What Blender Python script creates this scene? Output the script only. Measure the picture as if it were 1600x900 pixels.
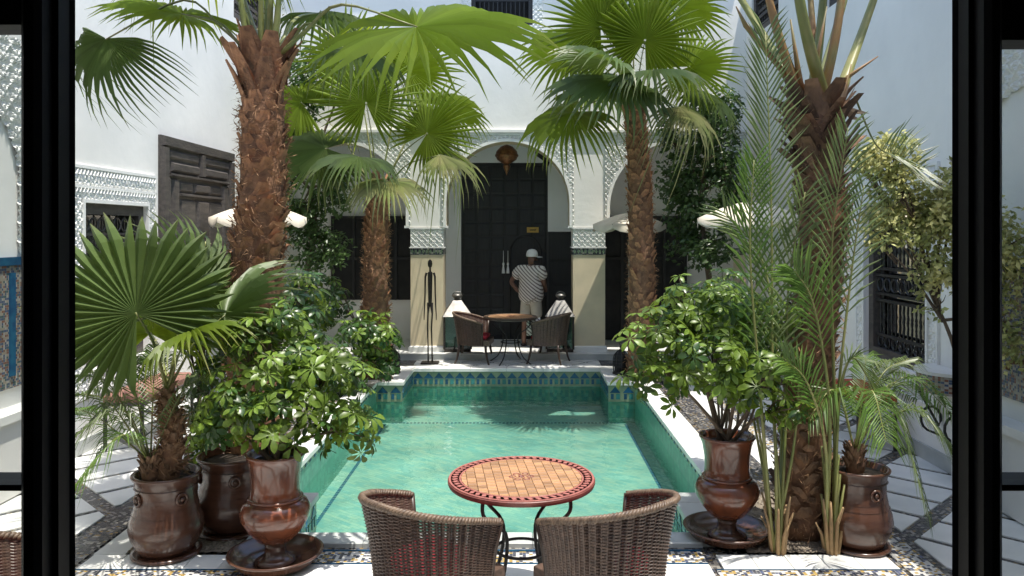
import bpy, math, random
from math import sin, cos, pi, radians, sqrt
from mathutils import Vector, Matrix, noise
SC = bpy.context.scene
COL = SC.collection
for o in list(bpy.data.objects): bpy.data.objects.remove(o)
V = Vector
# ---------------------------------------------------------------- camera
F, CX, HY, CAMX, CAMZ = 1244.0, 812.0, 360.0, 0.2, 2.15
def at(px, py, Y): return V((CAMX + (px - CX) * Y / F, Y, CAMZ - (py - HY) * Y / F))
cam = bpy.data.cameras.new('camera'); camo = bpy.data.objects.new('camera', cam); COL.objects.link(camo)
camo.location = (CAMX, 0, CAMZ); camo.rotation_euler = (pi / 2, 0, 0)
cam.sensor_width = 36; cam.lens = 36 * F / 1600
cam.shift_x = -(CX - 800) / 1600; cam.shift_y = -(450 - HY) / 1600
cam.clip_start = 0.05; cam.clip_end = 500
SC.camera = camo
# ---------------------------------------------------------------- light
TOSUN = V((0.19, -0.155, 0.96)).normalized()
W = bpy.data.worlds.new('World'); SC.world = W; W.use_nodes = True
nt = W.node_tree; bg = nt.nodes['Background']
sky = nt.nodes.new('ShaderNodeTexSky'); sky.sky_type = 'NISHITA'; sky.sun_disc = False
sky.sun_elevation = math.asin(TOSUN.z); sky.sun_rotation = math.atan2(TOSUN.x, TOSUN.y)
sky.air_density = 1.0; sky.dust_density = 1.5; sky.ozone_density = 1.0
nt.links.new(sky.outputs[0], bg.inputs[0]); bg.inputs[1].default_value = 0.15
sl = bpy.data.lights.new('sun', 'SUN'); sl.energy = 3.1; sl.angle = radians(0.55); sl.color = (1, 0.95, 0.86)
so = bpy.data.objects.new('sun', sl); COL.objects.link(so); so.rotation_euler = TOSUN.to_track_quat('Z', 'Y').to_euler()
so.location = (0, 6, 20)
SC.view_settings.view_transform = 'Standard'; SC.view_settings.look = 'None'
SC.view_settings.exposure = 1.2; SC.view_settings.gamma = 1.0; SC.view_settings.use_curve_mapping = False
SC.render.engine = 'CYCLES'
SC.cycles.max_bounces = 10; SC.cycles.diffuse_bounces = 6; SC.cycles.transparent_max_bounces = 24
SC.cycles.transmission_bounces = 6; SC.cycles.glossy_bounces = 4; SC.cycles.sample_clamp_indirect = 6

# ---------------------------------------------------------------- materials
def newmat(name):
    m = bpy.data.materials.new(name); m.use_nodes = True
    n = m.node_tree.nodes; return m, n, m.node_tree.links, n['Principled BSDF']
def c4(c): return (c[0], c[1], c[2], 1)
def pm(name, col, col2=None, rough=0.6, scale=8, detail=4, bump=0.0, bscale=40, metal=0, spec=0.5, coord='Object',
       stretch=(1, 1, 1), rnd=0.0, ramp=(0.35, 0.65), coat=0.0, bdist=0.02):
    m, n, l, b = newmat(name)
    b.inputs['Roughness'].default_value = rough; b.inputs['Metallic'].default_value = metal
    b.inputs['Specular IOR Level'].default_value = spec; b.inputs['Coat Weight'].default_value = coat
    tc = n.new('ShaderNodeTexCoord'); mp = n.new('ShaderNodeMapping'); mp.inputs['Scale'].default_value = stretch
    l.new(tc.outputs[coord], mp.inputs[0])
    col2 = col2 or tuple(x * 0.8 for x in col)
    ns = n.new('ShaderNodeTexNoise'); ns.inputs['Scale'].default_value = scale; ns.inputs['Detail'].default_value = detail
    l.new(mp.outputs[0], ns.inputs['Vector'])
    r = n.new('ShaderNodeValToRGB'); r.color_ramp.elements[0].position = ramp[0]; r.color_ramp.elements[1].position = ramp[1]
    r.color_ramp.elements[0].color = c4(col); r.color_ramp.elements[1].color = c4(col2)
    l.new(ns.outputs['Fac'], r.inputs[0]); out = r.outputs[0]
    if rnd:
        oi = n.new('ShaderNodeObjectInfo'); hs = n.new('ShaderNodeHueSaturation')
        mr = n.new('ShaderNodeMapRange'); mr.inputs[3].default_value = 1 - rnd; mr.inputs[4].default_value = 1 + rnd
        l.new(oi.outputs['Random'], mr.inputs[0]); l.new(mr.outputs[0], hs.inputs['Value']); l.new(out, hs.inputs['Color']); out = hs.outputs[0]
    l.new(out, b.inputs['Base Color'])
    if bump:
        nb = n.new('ShaderNodeTexNoise'); nb.inputs['Scale'].default_value = bscale; nb.inputs['Detail'].default_value = 5
        l.new(mp.outputs[0], nb.inputs['Vector'])
        bp = n.new('ShaderNodeBump'); bp.inputs['Strength'].default_value = bump; bp.inputs['Distance'].default_value = bdist
        l.new(nb.outputs['Fac'], bp.inputs['Height']); l.new(bp.outputs[0], b.inputs['Normal'])
    return m
def leafmat(name, col, col2, trans=0.4, rough=0.42, tcol=None, scale=3, rnd=0.22, spec=0.45, tips=None):
    """thin leaf: principled top, translucent light passing through"""
    m, n, l, b = newmat(name)
    tc = n.new('ShaderNodeTexCoord'); ns = n.new('ShaderNodeTexNoise'); ns.inputs['Scale'].default_value = scale
    l.new(tc.outputs['Object'], ns.inputs['Vector'])
    r = n.new('ShaderNodeValToRGB'); r.color_ramp.elements[0].position = .35; r.color_ramp.elements[1].position = .65
    r.color_ramp.elements[0].color = c4(col); r.color_ramp.elements[1].color = c4(col2); l.new(ns.outputs['Fac'], r.inputs[0])
    oi = n.new('ShaderNodeObjectInfo'); hs = n.new('ShaderNodeHueSaturation'); mr = n.new('ShaderNodeMapRange')
    mr.inputs[3].default_value = 1 - rnd; mr.inputs[4].default_value = 1 + rnd
    l.new(oi.outputs['Random'], mr.inputs[0]); l.new(mr.outputs[0], hs.inputs['Value']); l.new(r.outputs[0], hs.inputs['Color'])
    gi = n.new('ShaderNodeNewGeometry'); h2 = n.new('ShaderNodeHueSaturation'); m2 = n.new('ShaderNodeMapRange')      # each segment or leaf a little different
    m2.inputs[3].default_value = .62; m2.inputs[4].default_value = 1.3; l.new(gi.outputs['Random Per Island'], m2.inputs[0]); l.new(m2.outputs[0], h2.inputs['Value']); l.new(hs.outputs[0], h2.inputs['Color']); hs = h2
    if tips:                                                               # tips dried to straw
        ln = n.new('ShaderNodeVectorMath'); ln.operation = 'LENGTH'; l.new(tc.outputs['Object'], ln.inputs[0]); m3 = n.new('ShaderNodeMapRange'); m3.inputs[1].default_value = .78; m3.inputs[2].default_value = 1.0
        l.new(ln.outputs['Value'], m3.inputs[0]); mt = n.new('ShaderNodeMix'); mt.data_type = 'RGBA'; l.new(m3.outputs[0], mt.inputs[0]); l.new(hs.outputs[0], mt.inputs[6]); mt.inputs[7].default_value = c4(tips)
        class _o: outputs = [mt.outputs[2]]
        hs = _o
    l.new(hs.outputs[0], b.inputs['Base Color']); b.inputs['Roughness'].default_value = rough; b.inputs['Specular IOR Level'].default_value = spec
    t = n.new('ShaderNodeBsdfTranslucent')
    if tcol:
        mx = n.new('ShaderNodeMix'); mx.data_type = 'RGBA'; mx.inputs[0].default_value = 0.75
        l.new(hs.outputs[0], mx.inputs[6]); mx.inputs[7].default_value = c4(tcol); l.new(mx.outputs[2], t.inputs[0])
    else: l.new(hs.outputs[0], t.inputs[0])
    ms = n.new('ShaderNodeMixShader'); ms.inputs[0].default_value = trans
    l.new(b.outputs[0], ms.inputs[1]); l.new(t.outputs[0], ms.inputs[2]); l.new(ms.outputs[0], n['Material Output'].inputs[0])
    return m
def mosaic(name, cols, size, rough=0.25, grout=(0.3, 0.29, 0.27), axes='xy', wear=0.5):
    """small square tiles of random colours with grout"""
    m, n, l, b = newmat(name); b.inputs['Roughness'].default_value = rough
    g = n.new('ShaderNodeNewGeometry'); sp = n.new('ShaderNodeSeparateXYZ'); l.new(g.outputs['Position'], sp.inputs[0])
    cb = n.new('ShaderNodeCombineXYZ')
    ix = {'x': 0, 'y': 1, 'z': 2}
    l.new(sp.outputs[ix[axes[0]]], cb.inputs[0]); l.new(sp.outputs[ix[axes[1]]], cb.inputs[1])
    sc = n.new('ShaderNodeVectorMath'); sc.operation = 'SCALE'; sc.inputs['Scale'].default_value = 1 / size; l.new(cb.outputs[0], sc.inputs[0])
    fl = n.new('ShaderNodeVectorMath'); fl.operation = 'FLOOR'; l.new(sc.outputs[0], fl.inputs[0])
    fr = n.new('ShaderNodeVectorMath'); fr.operation = 'FRACTION'; l.new(sc.outputs[0], fr.inputs[0])
    wn = n.new('ShaderNodeTexWhiteNoise'); wn.noise_dimensions = '2D'; l.new(fl.outputs[0], wn.inputs['Vector'])
    r = n.new('ShaderNodeValToRGB'); r.color_ramp.interpolation = 'CONSTANT'
    els = r.color_ramp.elements
    tot = sum(w for _, w in cols); p = 0
    for i, (c, w) in enumerate(cols):
        e = els[i] if i < 2 else els.new(p)
        e.position = p; e.color = c4(c); p += w / tot
    l.new(wn.outputs['Value'], r.inputs[0])
    s2 = n.new('ShaderNodeSeparateXYZ'); l.new(fr.outputs[0], s2.inputs[0])
    def edge(o):
        a = n.new('ShaderNodeMath'); a.operation = 'SUBTRACT'; a.inputs[1].default_value = .5; l.new(o, a.inputs[0])
        c = n.new('ShaderNodeMath'); c.operation = 'ABSOLUTE'; l.new(a.outputs[0], c.inputs[0]); return c.outputs[0]
    mx = n.new('ShaderNodeMath'); mx.operation = 'MAXIMUM'; l.new(edge(s2.outputs[0]), mx.inputs[0]); l.new(edge(s2.outputs[1]), mx.inputs[1])
    gt = n.new('ShaderNodeMath'); gt.operation = 'GREATER_THAN'; gt.inputs[1].default_value = .455; l.new(mx.outputs[0], gt.inputs[0])
    mix = n.new('ShaderNodeMix'); mix.data_type = 'RGBA'; l.new(gt.outputs[0], mix.inputs[0]); l.new(r.outputs[0], mix.inputs[6]); mix.inputs[7].default_value = c4(grout)
    ns = n.new('ShaderNodeTexNoise'); ns.inputs['Scale'].default_value = 5; l.new(g.outputs['Position'], ns.inputs['Vector'])
    m2 = n.new('ShaderNodeMix'); m2.data_type = 'RGBA'; m2.blend_type = 'MULTIPLY'; m2.inputs[0].default_value = wear
    l.new(mix.outputs[2], m2.inputs[6]); l.new(ns.outputs['Fac'], m2.inputs[7]); 
    rr = n.new('ShaderNodeMapRange'); rr.inputs[1].default_value = .3; rr.inputs[2].default_value = .7; rr.inputs[3].default_value = .55
    l.new(ns.outputs['Fac'], rr.inputs[0]); l.new(rr.outputs[0], m2.inputs[7])
    l.new(m2.outputs[2], b.inputs['Base Color'])
    bp = n.new('ShaderNodeBump'); bp.inputs['Strength'].default_value = .4; bp.inputs['Distance'].default_value = .003; bp.invert = True
    l.new(gt.outputs[0], bp.inputs['Height']); l.new(bp.outputs[0], b.inputs['Normal'])
    return m
M = {}
M['plaster'] = pm('white_plaster', (.81, .795, .76), (.74, .73, .70), rough=.9, scale=1.3, detail=8, bump=.25, bscale=9, spec=.2, bdist=.012)
M['stucco'] = pm('carved_stucco', (.78, .78, .75), (.70, .70, .68), rough=.9, scale=6, spec=.2)
M['cream'] = pm('cream_tile', (.68, .58, .40), (.60, .52, .36), rough=.35, scale=4, detail=6, bump=.06, bscale=20)
M['marble'] = pm('white_marble', (.74, .74, .71), (.60, .61, .59), rough=.32, scale=3.5, detail=9, rnd=.10, ramp=(.3, .75), coord='Object')
M['marble_grey'] = pm('grey_marble', (.50, .52, .50), (.40, .42, .41), rough=.35, scale=4, detail=8, rnd=.12)
M['wood_dark'] = pm('black_cedar', (.017, .0165, .0165), (.011, .011, .012), rough=.5, scale=5, stretch=(6, 6, .6), bump=.2, bscale=30)
M['wood_old'] = pm('weathered_cedar', (.085, .072, .062), (.045, .039, .036), rough=.65, scale=6, stretch=(4, .7, 4), bump=.35, bscale=22)
M['iron'] = pm('wrought_iron', (.028, .028, .03), (.045, .042, .04), rough=.5, scale=30, metal=.5)
M['frame'] = pm('black_lacquer', (.0035, .0035, .004), (.005, .005, .005), rough=.5, scale=10, spec=.15)
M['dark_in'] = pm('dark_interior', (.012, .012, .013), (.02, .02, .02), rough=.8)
M['glaze'] = pm('brown_glazed_clay', (.17, .052, .024), (.075, .028, .017), rough=.2, scale=7, detail=7, stretch=(1, 1, .5), bump=.10, bscale=14, coat=.4)
M['glaze_dk'] = pm('dark_brown_glazed_clay', (.06, .027, .017), (.095, .042, .025), rough=.25, scale=6, detail=7, stretch=(.6, .6, 3), bump=.12, bscale=12, coat=.3)
M['soil'] = pm('potting_soil', (.03, .022, .016), (.05, .037, .027), rough=.95, scale=40, bump=.8, bscale=60)
M['gravel'] = pm('gravel', (.30, .25, .19), (.16, .13, .10), rough=.9, scale=45, detail=6, bump=1, bscale=70)
M['wicker'] = pm('brown_wicker', (.13, .082, .060), (.065, .042, .033), rough=.42, scale=28, detail=5, stretch=(1, 1, 2))
M['wicker_rim'] = pm('wicker_rim', (.17, .115, .075), (.08, .052, .036), rough=.5, scale=40)
M['wood_leg'] = pm('dark_chair_wood', (.035, .020, .014), (.055, .033, .022), rough=.4, scale=12, stretch=(1, 1, .2))
M['red'] = pm('red_cushion', (.42, .025, .04), (.30, .015, .03), rough=.85, scale=14, bump=.3, bscale=120)
M['orange'] = pm('rust_red_cushion', (.42, .07, .03), (.33, .05, .025), rough=.85, scale=14, bump=.3, bscale=120)
M['brass'] = pm('aged_brass', (.30, .15, .07), (.16, .08, .045), rough=.35, metal=.9, scale=20, bump=.3, bscale=60)
M['steel'] = pm('polished_tin', (.20, .195, .18), (.13, .125, .12), rough=.45, metal=.8, scale=12)
M['bronze'] = pm('dark_bronze', (.030, .026, .024), (.055, .047, .040), rough=.5, metal=.6, scale=25, bump=.4, bscale=50)
M['canvas'] = pm('cream_canvas', (.70, .64, .53), (.62, .56, .46), rough=.9, scale=6, spec=.1)
M['boot'] = pm('palm_leaf_base', (.40, .20, .10), (.19, .092, .052), rough=.8, scale=9, detail=6, stretch=(2, 2, .6), rnd=.35, bump=.5, bscale=40)
M['boot_dk'] = pm('dark_palm_leaf_base', (.27, .16, .092), (.12, .072, .046), rough=.85, scale=9, detail=6, rnd=.4, bump=.5, bscale=40)
M['fiber'] = pm('palm_fibre', (.36, .21, .11), (.19, .105, .055), rough=.9, scale=5)
M['bark'] = pm('grey_bark', (.16, .115, .08), (.09, .065, .045), rough=.85, scale=14, stretch=(2, 2, .5), bump=.4, bscale=30)
M['trunk'] = pm('palm_trunk_core', (.24, .125, .066), (.12, .062, .036), rough=.9, scale=12, bump=.6, bscale=30)
M['dull_rose'] = pm('faded_rose_cloth', (.26, .13, .10), (.20, .10, .075), rough=.9, scale=9)
M['petiole'] = pm('green_petiole', (.15, .18, .05), (.23, .22, .08), rough=.4, scale=4, rnd=.25)
M['petiole_or'] = pm('orange_petiole', (.24, .11, .04), (.16, .14, .05), rough=.5, scale=4, rnd=.3)
M['fan'] = leafmat('fan_leaf', (.12, .18, .022), (.165, .225, .032), trans=.5, tcol=(.40, .50, .03), rough=.45, tips=(.26, .25, .09))
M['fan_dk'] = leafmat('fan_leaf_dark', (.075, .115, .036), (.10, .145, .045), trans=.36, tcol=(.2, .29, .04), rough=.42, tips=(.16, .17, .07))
M['fan_pale'] = leafmat('fan_leaf_pale', (.34, .33, .15), (.24, .29, .09), trans=.35, rough=.55)
M['date'] = leafmat('date_leaflet', (.11, .155, .055), (.16, .20, .08), trans=.3, tcol=(.2, .32, .06), rough=.4)
M['date_br'] = leafmat('date_leaflet_bright', (.09, .17, .03), (.12, .20, .04), trans=.35, tcol=(.2, .36, .05), rough=.4)
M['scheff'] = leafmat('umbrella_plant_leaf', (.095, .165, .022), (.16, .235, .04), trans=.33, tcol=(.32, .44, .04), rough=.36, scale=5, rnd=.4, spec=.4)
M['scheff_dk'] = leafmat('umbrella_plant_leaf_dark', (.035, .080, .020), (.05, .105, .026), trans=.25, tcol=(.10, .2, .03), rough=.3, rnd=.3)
M['vine'] = leafmat('vine_leaf', (.05, .095, .03), (.085, .145, .045), trans=.3, tcol=(.12, .24, .05), rough=.35, scale=2)
M['varieg'] = leafmat('variegated_leaf', (.66, .62, .26), (.27, .31, .10), trans=.4, rough=.5, scale=6)
M['skin'] = pm('skin', (.17, .085, .055), (.14, .07, .045), rough=.5, scale=6)
M['white_cloth'] = pm('white_cloth', (.78, .78, .76), (.70, .70, .68), rough=.9, scale=10)
M['beige_cloth'] = pm('beige_cloth', (.50, .45, .37), (.43, .39, .32), rough=.9, scale=10)
M['clay_red'] = pm('red_clay', (.20, .055, .042), (.14, .04, .032), rough=.5, scale=20)
M['clay_pink'] = pm('pink_clay', (.36, .13, .105), (.26, .085, .07), rough=.5, scale=20)
M['rock'] = pm('rock', (.25, .18, .14), (.16, .11, .09), rough=.9, scale=10, bump=.6, bscale=20)
M['mosaic_dark'] = mosaic('dark_mosaic', [((.03, .03, .035), 4), ((.10, .095, .09), 3), ((.30, .28, .25), 2.2), ((.05, .06, .09), 1.5), ((.22, .15, .06), .7)], .024, grout=(.14, .13, .12))
M['mosaic_star'] = mosaic('star_mosaic', [((.60, .59, .56), 4.2), ((.05, .055, .075), 3), ((.42, .28, .07), 1.5), ((.07, .09, .17), 1)], .022, grout=(.4, .39, .37))
M['mosaic_wall'] = mosaic('wall_mosaic', [((.30, .26, .20), 3), ((.06, .09, .16), 2.5), ((.20, .09, .06), 2), ((.36, .34, .30), 2), ((.05, .10, .10), 1.2)], .02, axes='yz')
M['mosaic_band'] = mosaic('band_mosaic', [((.03, .035, .05), 4), ((.40, .38, .33), 3), ((.08, .10, .12), 2)], .035, axes='xz')
M['tile_blue'] = pm('blue_glazed_tile', (.012, .060, .135), (.02, .10, .18), rough=.15, scale=12, rnd=.25)
M['tile_teal'] = pm('teal_glazed_tile', (.035, .16, .17), (.05, .22, .20), rough=.15, scale=12, rnd=.25)
M['tile_olive'] = pm('olive_glazed_tile', (.19, .26, .17), (.26, .32, .21), rough=.2, scale=10, rnd=.15)
M['mosaic_pool'] = mosaic('pool_wall_mosaic', [((.06, .25, .18), 3), ((.085, .30, .22), 3), ((.11, .33, .24), 2), ((.07, .22, .17), 1.5)], .06, rough=.3, grout=(.09, .24, .18), axes='xz', wear=.25)
M['mosaic_pool_side'] = mosaic('pool_side_mosaic', [((.06, .25, .18), 3), ((.085, .30, .22), 3), ((.11, .33, .24), 2), ((.07, .22, .17), 1.5)], .06, rough=.3, grout=(.09, .24, .18), axes='yz', wear=.25)
def brickmat(name, c1, c2, mortar, scale, rot):
    m, n, l, b = newmat(name); b.inputs['Roughness'].default_value = .3
    g = n.new('ShaderNodeNewGeometry'); mp = n.new('ShaderNodeMapping'); mp.inputs['Rotation'].default_value = (0, 0, rot)
    l.new(g.outputs['Position'], mp.inputs[0]); br = n.new('ShaderNodeTexBrick'); l.new(mp.outputs[0], br.inputs['Vector'])
    br.inputs['Scale'].default_value = scale; br.inputs['Color1'].default_value = c4(c1); br.inputs['Color2'].default_value = c4(c2)
    br.inputs['Mortar'].default_value = c4(mortar); br.inputs['Mortar Size'].default_value = .02
    br.inputs['Brick Width'].default_value = .9; br.inputs['Row Height'].default_value = .3
    ns = n.new('ShaderNodeTexNoise'); ns.inputs['Scale'].default_value = 1.6; ns.inputs['Detail'].default_value = 4; l.new(g.outputs['Position'], ns.inputs['Vector'])
    rr = n.new('ShaderNodeMapRange'); rr.inputs[1].default_value = .3; rr.inputs[2].default_value = .7; rr.inputs[3].default_value = .78; rr.inputs[4].default_value = 1.08
    l.new(ns.outputs['Fac'], rr.inputs[0])
    mu = n.new('ShaderNodeMix'); mu.data_type = 'RGBA'; mu.blend_type = 'MULTIPLY'; mu.inputs[0].default_value = 1
    l.new(br.outputs['Color'], mu.inputs[6]); l.new(rr.outputs[0], mu.inputs[7]); l.new(mu.outputs[2], b.inputs['Base Color'])
    return m
M['pool_floor'] = brickmat('pool_floor_bejmat', (.16, .32, .29), (.30, .40, .31), (.145, .28, .255), 6.5, radians(40))
def watermat():
    m, n, l, b = newmat('pool_water'); n.remove(b)
    tr = n.new('ShaderNodeBsdfTransparent'); tr.inputs[0].default_value = (.80, .965, .925, 1)
    gl = n.new('ShaderNodeBsdfGlossy'); gl.inputs['Roughness'].default_value = .02
    fr = n.new('ShaderNodeFresnel'); fr.inputs[0].default_value = 1.33
    g = n.new('ShaderNodeNewGeometry'); ns = n.new('ShaderNodeTexNoise'); ns.inputs['Scale'].default_value = 5; ns.inputs['Detail'].default_value = 3
    l.new(g.outputs['Position'], ns.inputs['Vector']); bp = n.new('ShaderNodeBump'); bp.inputs['Strength'].default_value = .35; bp.inputs['Distance'].default_value = .03
    l.new(ns.outputs['Fac'], bp.inputs['Height']); l.new(bp.outputs[0], gl.inputs['Normal']); l.new(bp.outputs[0], fr.inputs['Normal'])
    ms = n.new('ShaderNodeMixShader'); l.new(fr.outputs[0], ms.inputs[0]); l.new(tr.outputs[0], ms.inputs[1]); l.new(gl.outputs[0], ms.inputs[2])
    l.new(ms.outputs[0], n['Material Output'].inputs[0]); return m
M['water'] = watermat()
def glassmat(name, tint, refl=1.5):
    m, n, l, b = newmat(name); n.remove(b)
    tr = n.new('ShaderNodeBsdfTransparent'); tr.inputs[0].default_value = c4(tint)
    gl = n.new('ShaderNodeBsdfGlossy'); gl.inputs['Roughness'].default_value = .03
    fr = n.new('ShaderNodeFresnel'); fr.inputs[0].default_value = refl
    ms = n.new('ShaderNodeMixShader'); l.new(fr.outputs[0], ms.inputs[0]); l.new(tr.outputs[0], ms.inputs[1]); l.new(gl.outputs[0], ms.inputs[2])
    l.new(ms.outputs[0], n['Material Output'].inputs[0]); return m
M['glass'] = glassmat('window_glass', (.82, .84, .82))
M['glass_lantern'] = glassmat('lantern_glass', (.55, .66, .63), 1.7)
def stripemat():
    m, n, l, b = newmat('striped_cotton'); b.inputs['Roughness'].default_value = .9
    tc = n.new('ShaderNodeTexCoord'); mp = n.new('ShaderNodeMapping'); mp.inputs['Rotation'].default_value = (0, radians(50), 0)
    l.new(tc.outputs['Object'], mp.inputs[0]); w = n.new('ShaderNodeTexWave'); w.bands_direction = 'X'; w.inputs['Scale'].default_value = 6.5; w.inputs['Distortion'].default_value = .15
    l.new(mp.outputs[0], w.inputs['Vector']); r = n.new('ShaderNodeValToRGB'); r.color_ramp.elements[0].position = .25; r.color_ramp.elements[1].position = .45
    r.color_ramp.elements[0].color = (.16, .13, .12, 1); r.color_ramp.elements[1].color = (.66, .63, .58, 1)
    l.new(w.outputs['Color'], r.inputs[0]); l.new(r.outputs[0], b.inputs['Base Color']); return m
M['stripe'] = stripemat()
def fieldmat():
    return pm('ochre_clay_tile', (.36, .19, .085), (.27, .145, .075), rough=.5, scale=14, detail=6, rnd=.3)
M['ochre'] = fieldmat()

# ---------------------------------------------------------------- mesh helpers
class MB:
    def __init__(s): s.v = []; s.f = []
    def add(s, vs, fs):
        k = len(s.v); s.v.extend([tuple(p) for p in vs]); s.f.extend([tuple(i + k for i in f) for f in fs]); return s
    def box(s, x0, x1, y0, y1, z0, z1):
        return s.add([(x0, y0, z0), (x1, y0, z0), (x1, y1, z0), (x0, y1, z0), (x0, y0, z1), (x1, y0, z1), (x1, y1, z1), (x0, y1, z1)],
                     [(0, 3, 2, 1), (4, 5, 6, 7), (0, 1, 5, 4), (1, 2, 6, 5), (2, 3, 7, 6), (3, 0, 4, 7)])
    def bbox(s, x0, x1, y0, y1, z0, z1, b=.01):
        """box with its top edges chamfered"""
        return s.add([(x0, y0, z0), (x1, y0, z0), (x1, y1, z0), (x0, y1, z0), (x0, y0, z1 - b), (x1, y0, z1 - b), (x1, y1, z1 - b), (x0, y1, z1 - b),
                      (x0 + b, y0 + b, z1), (x1 - b, y0 + b, z1), (x1 - b, y1 - b, z1), (x0 + b, y1 - b, z1)],
                     [(0, 3, 2, 1), (8, 9, 10, 11), (0, 1, 5, 4), (1, 2, 6, 5), (2, 3, 7, 6), (3, 0, 4, 7), (4, 5, 9, 8), (5, 6, 10, 9), (6, 7, 11, 10), (7, 4, 8, 11)])
    def prism(s, poly, z0, z1, b=0):
        n = len(poly); cx = sum(p[0] for p in poly) / n; cy = sum(p[1] for p in poly) / n
        vs = [(p[0], p[1], z0) for p in poly] + [(p[0], p[1], z1 - b) for p in poly]
        fs = [tuple(range(n))[::-1]] + [(i, (i + 1) % n, n + (i + 1) % n, n + i) for i in range(n)]
        if b:
            for p in poly:
                d = V((cx - p[0], cy - p[1])); L = max(d.length, 1e-6); d = d / L * min(b * 1.4, L * .4)
                vs.append((p[0] + d.x, p[1] + d.y, z1))
            fs += [(n + i, n + (i + 1) % n, 2 * n + (i + 1) % n, 2 * n + i) for i in range(n)]; fs.append(tuple(range(2 * n, 3 * n)))
        else: fs.append(tuple(range(n, 2 * n)))
        return s.add(vs, fs)
    def tube(s, pts, rad, n=6, caps=True, flat=1.0):
        pts = [V(p) for p in pts]; m = len(pts)
        if not hasattr(rad, '__len__'): rad = [rad] * m
        t0 = (pts[1] - pts[0]).normalized(); up = V((0, 0, 1)) if abs(t0.z) < .9 else V((1, 0, 0))
        u = t0.cross(up).normalized(); vs = []; fs = []
        for i, p in enumerate(pts):
            t = (pts[min(i + 1, m - 1)] - pts[max(i - 1, 0)])
            if t.length < 1e-9: t = t0
            t.normalize(); u = (u - t * u.dot(t)); u = u.normalized() if u.length > 1e-6 else t.orthogonal().normalized(); w = t.cross(u)
            for k in range(n):
                a = 2 * pi * k / n; vs.append(p + (u * cos(a) + w * sin(a) * flat) * rad[i])
        for i in range(m - 1):
            for k in range(n): fs.append((i * n + k, i * n + (k + 1) % n, (i + 1) * n + (k + 1) % n, (i + 1) * n + k))
        if caps: fs.append(tuple(range(n))[::-1]); fs.append(tuple(range((m - 1) * n, m * n)))
        return s.add(vs, fs)
    def lathe(s, prof, n=24, c=(0, 0, 0)):
        vs = []; fs = []; m = len(prof)
        for r, z in prof:
            for k in range(n):
                a = 2 * pi * k / n; vs.append((c[0] + r * cos(a), c[1] + r * sin(a), c[2] + z))
        for i in range(m - 1):
            for k in range(n): fs.append((i * n + k, i * n + (k + 1) % n, (i + 1) * n + (k + 1) % n, (i + 1) * n + k))
        if prof[0][0] > 1e-4: fs.append(tuple(range(n))[::-1])
        if prof[-1][0] > 1e-4: fs.append(tuple(range((m - 1) * n, m * n)))
        return s.add(vs, fs)
    def tri(s, a, b, c): return s.add([a, b, c], [(0, 1, 2)])
    def quad(s, a, b, c, d): return s.add([a, b, c, d], [(0, 1, 2, 3)])
    def xf(s, mat, start=0):
        s.v[start:] = [tuple(mat @ V(p)) for p in s.v[start:]]; return s
    def mesh(s, name, mat, smooth=False):
        me = bpy.data.meshes.new(name); me.from_pydata(s.v, [], s.f); me.update()
        if mat is not None: me.materials.append(M[mat] if isinstance(mat, str) else mat)
        if smooth: me.polygons.foreach_set('use_smooth', [True] * len(me.polygons))
        return me
    def build(s, name, mat, parent=None, smooth=False, world=True):
        return put(name, s.mesh(name, mat, smooth), parent, world=world)
MATW = {}
def put(name, mesh, parent=None, mx=None, world=True):
    """link an object; with a parent and world=True the mesh or matrix is given in world space, else in the parent's space"""
    o = bpy.data.objects.new(name, mesh); COL.objects.link(o)
    if parent is not None:
        o.parent = parent
        if world: o.matrix_parent_inverse = MATW[parent.name].inverted()
        MATW[o.name] = (Matrix.Identity(4) if world else MATW[parent.name].copy())
    else: MATW[o.name] = Matrix.Identity(4)
    if mx is not None:
        o.matrix_basis = mx; MATW[o.name] = MATW[o.name] @ mx
    return o
def tag(o, label=None, cat=None, group=None, kind=None):
    if label: o['label'] = label
    if cat: o['category'] = cat
    if group: o['group'] = group
    if kind: o['kind'] = kind
    return o
def thing(name, label, cat, loc=(0, 0, 0), rz=0, group=None):
    o = bpy.data.objects.new(name, None); COL.objects.link(o); o.empty_display_size = .1
    o.location = loc; o.rotation_euler = (0, 0, rz); MATW[o.name] = Matrix.Translation(loc) @ Matrix.Rotation(rz, 4, 'Z')
    return tag(o, label, cat, group)
def copytree(o, parent=None):
    c = o.copy(); COL.objects.link(c)
    if parent is not None: c.parent = parent
    for ch in [x for x in bpy.data.objects if x.parent == o]: copytree(ch, c)
    return c
def dup(o, loc, rz, label=None):
    c = copytree(o); c.location = loc; c.rotation_euler = (0, 0, rz)
    if label: c['label'] = label
    return c
def bez(ps, n):
    """smooth curve through control points (Catmull-Rom)"""
    ps = [V(p) for p in ps]; P = [ps[0] * 2 - ps[1]] + ps + [ps[-1] * 2 - ps[-2]]; out = []; segs = len(ps) - 1
    for i in range(n + 1):
        u = i / n * segs; k = min(int(u), segs - 1); t = u - k; a, b, c, d = P[k:k + 4]
        out.append(.5 * ((2 * b) + (c - a) * t + (2 * a - 5 * b + 4 * c - d) * t * t + (3 * b - a - 3 * c + d) * t ** 3))
    return out
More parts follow.
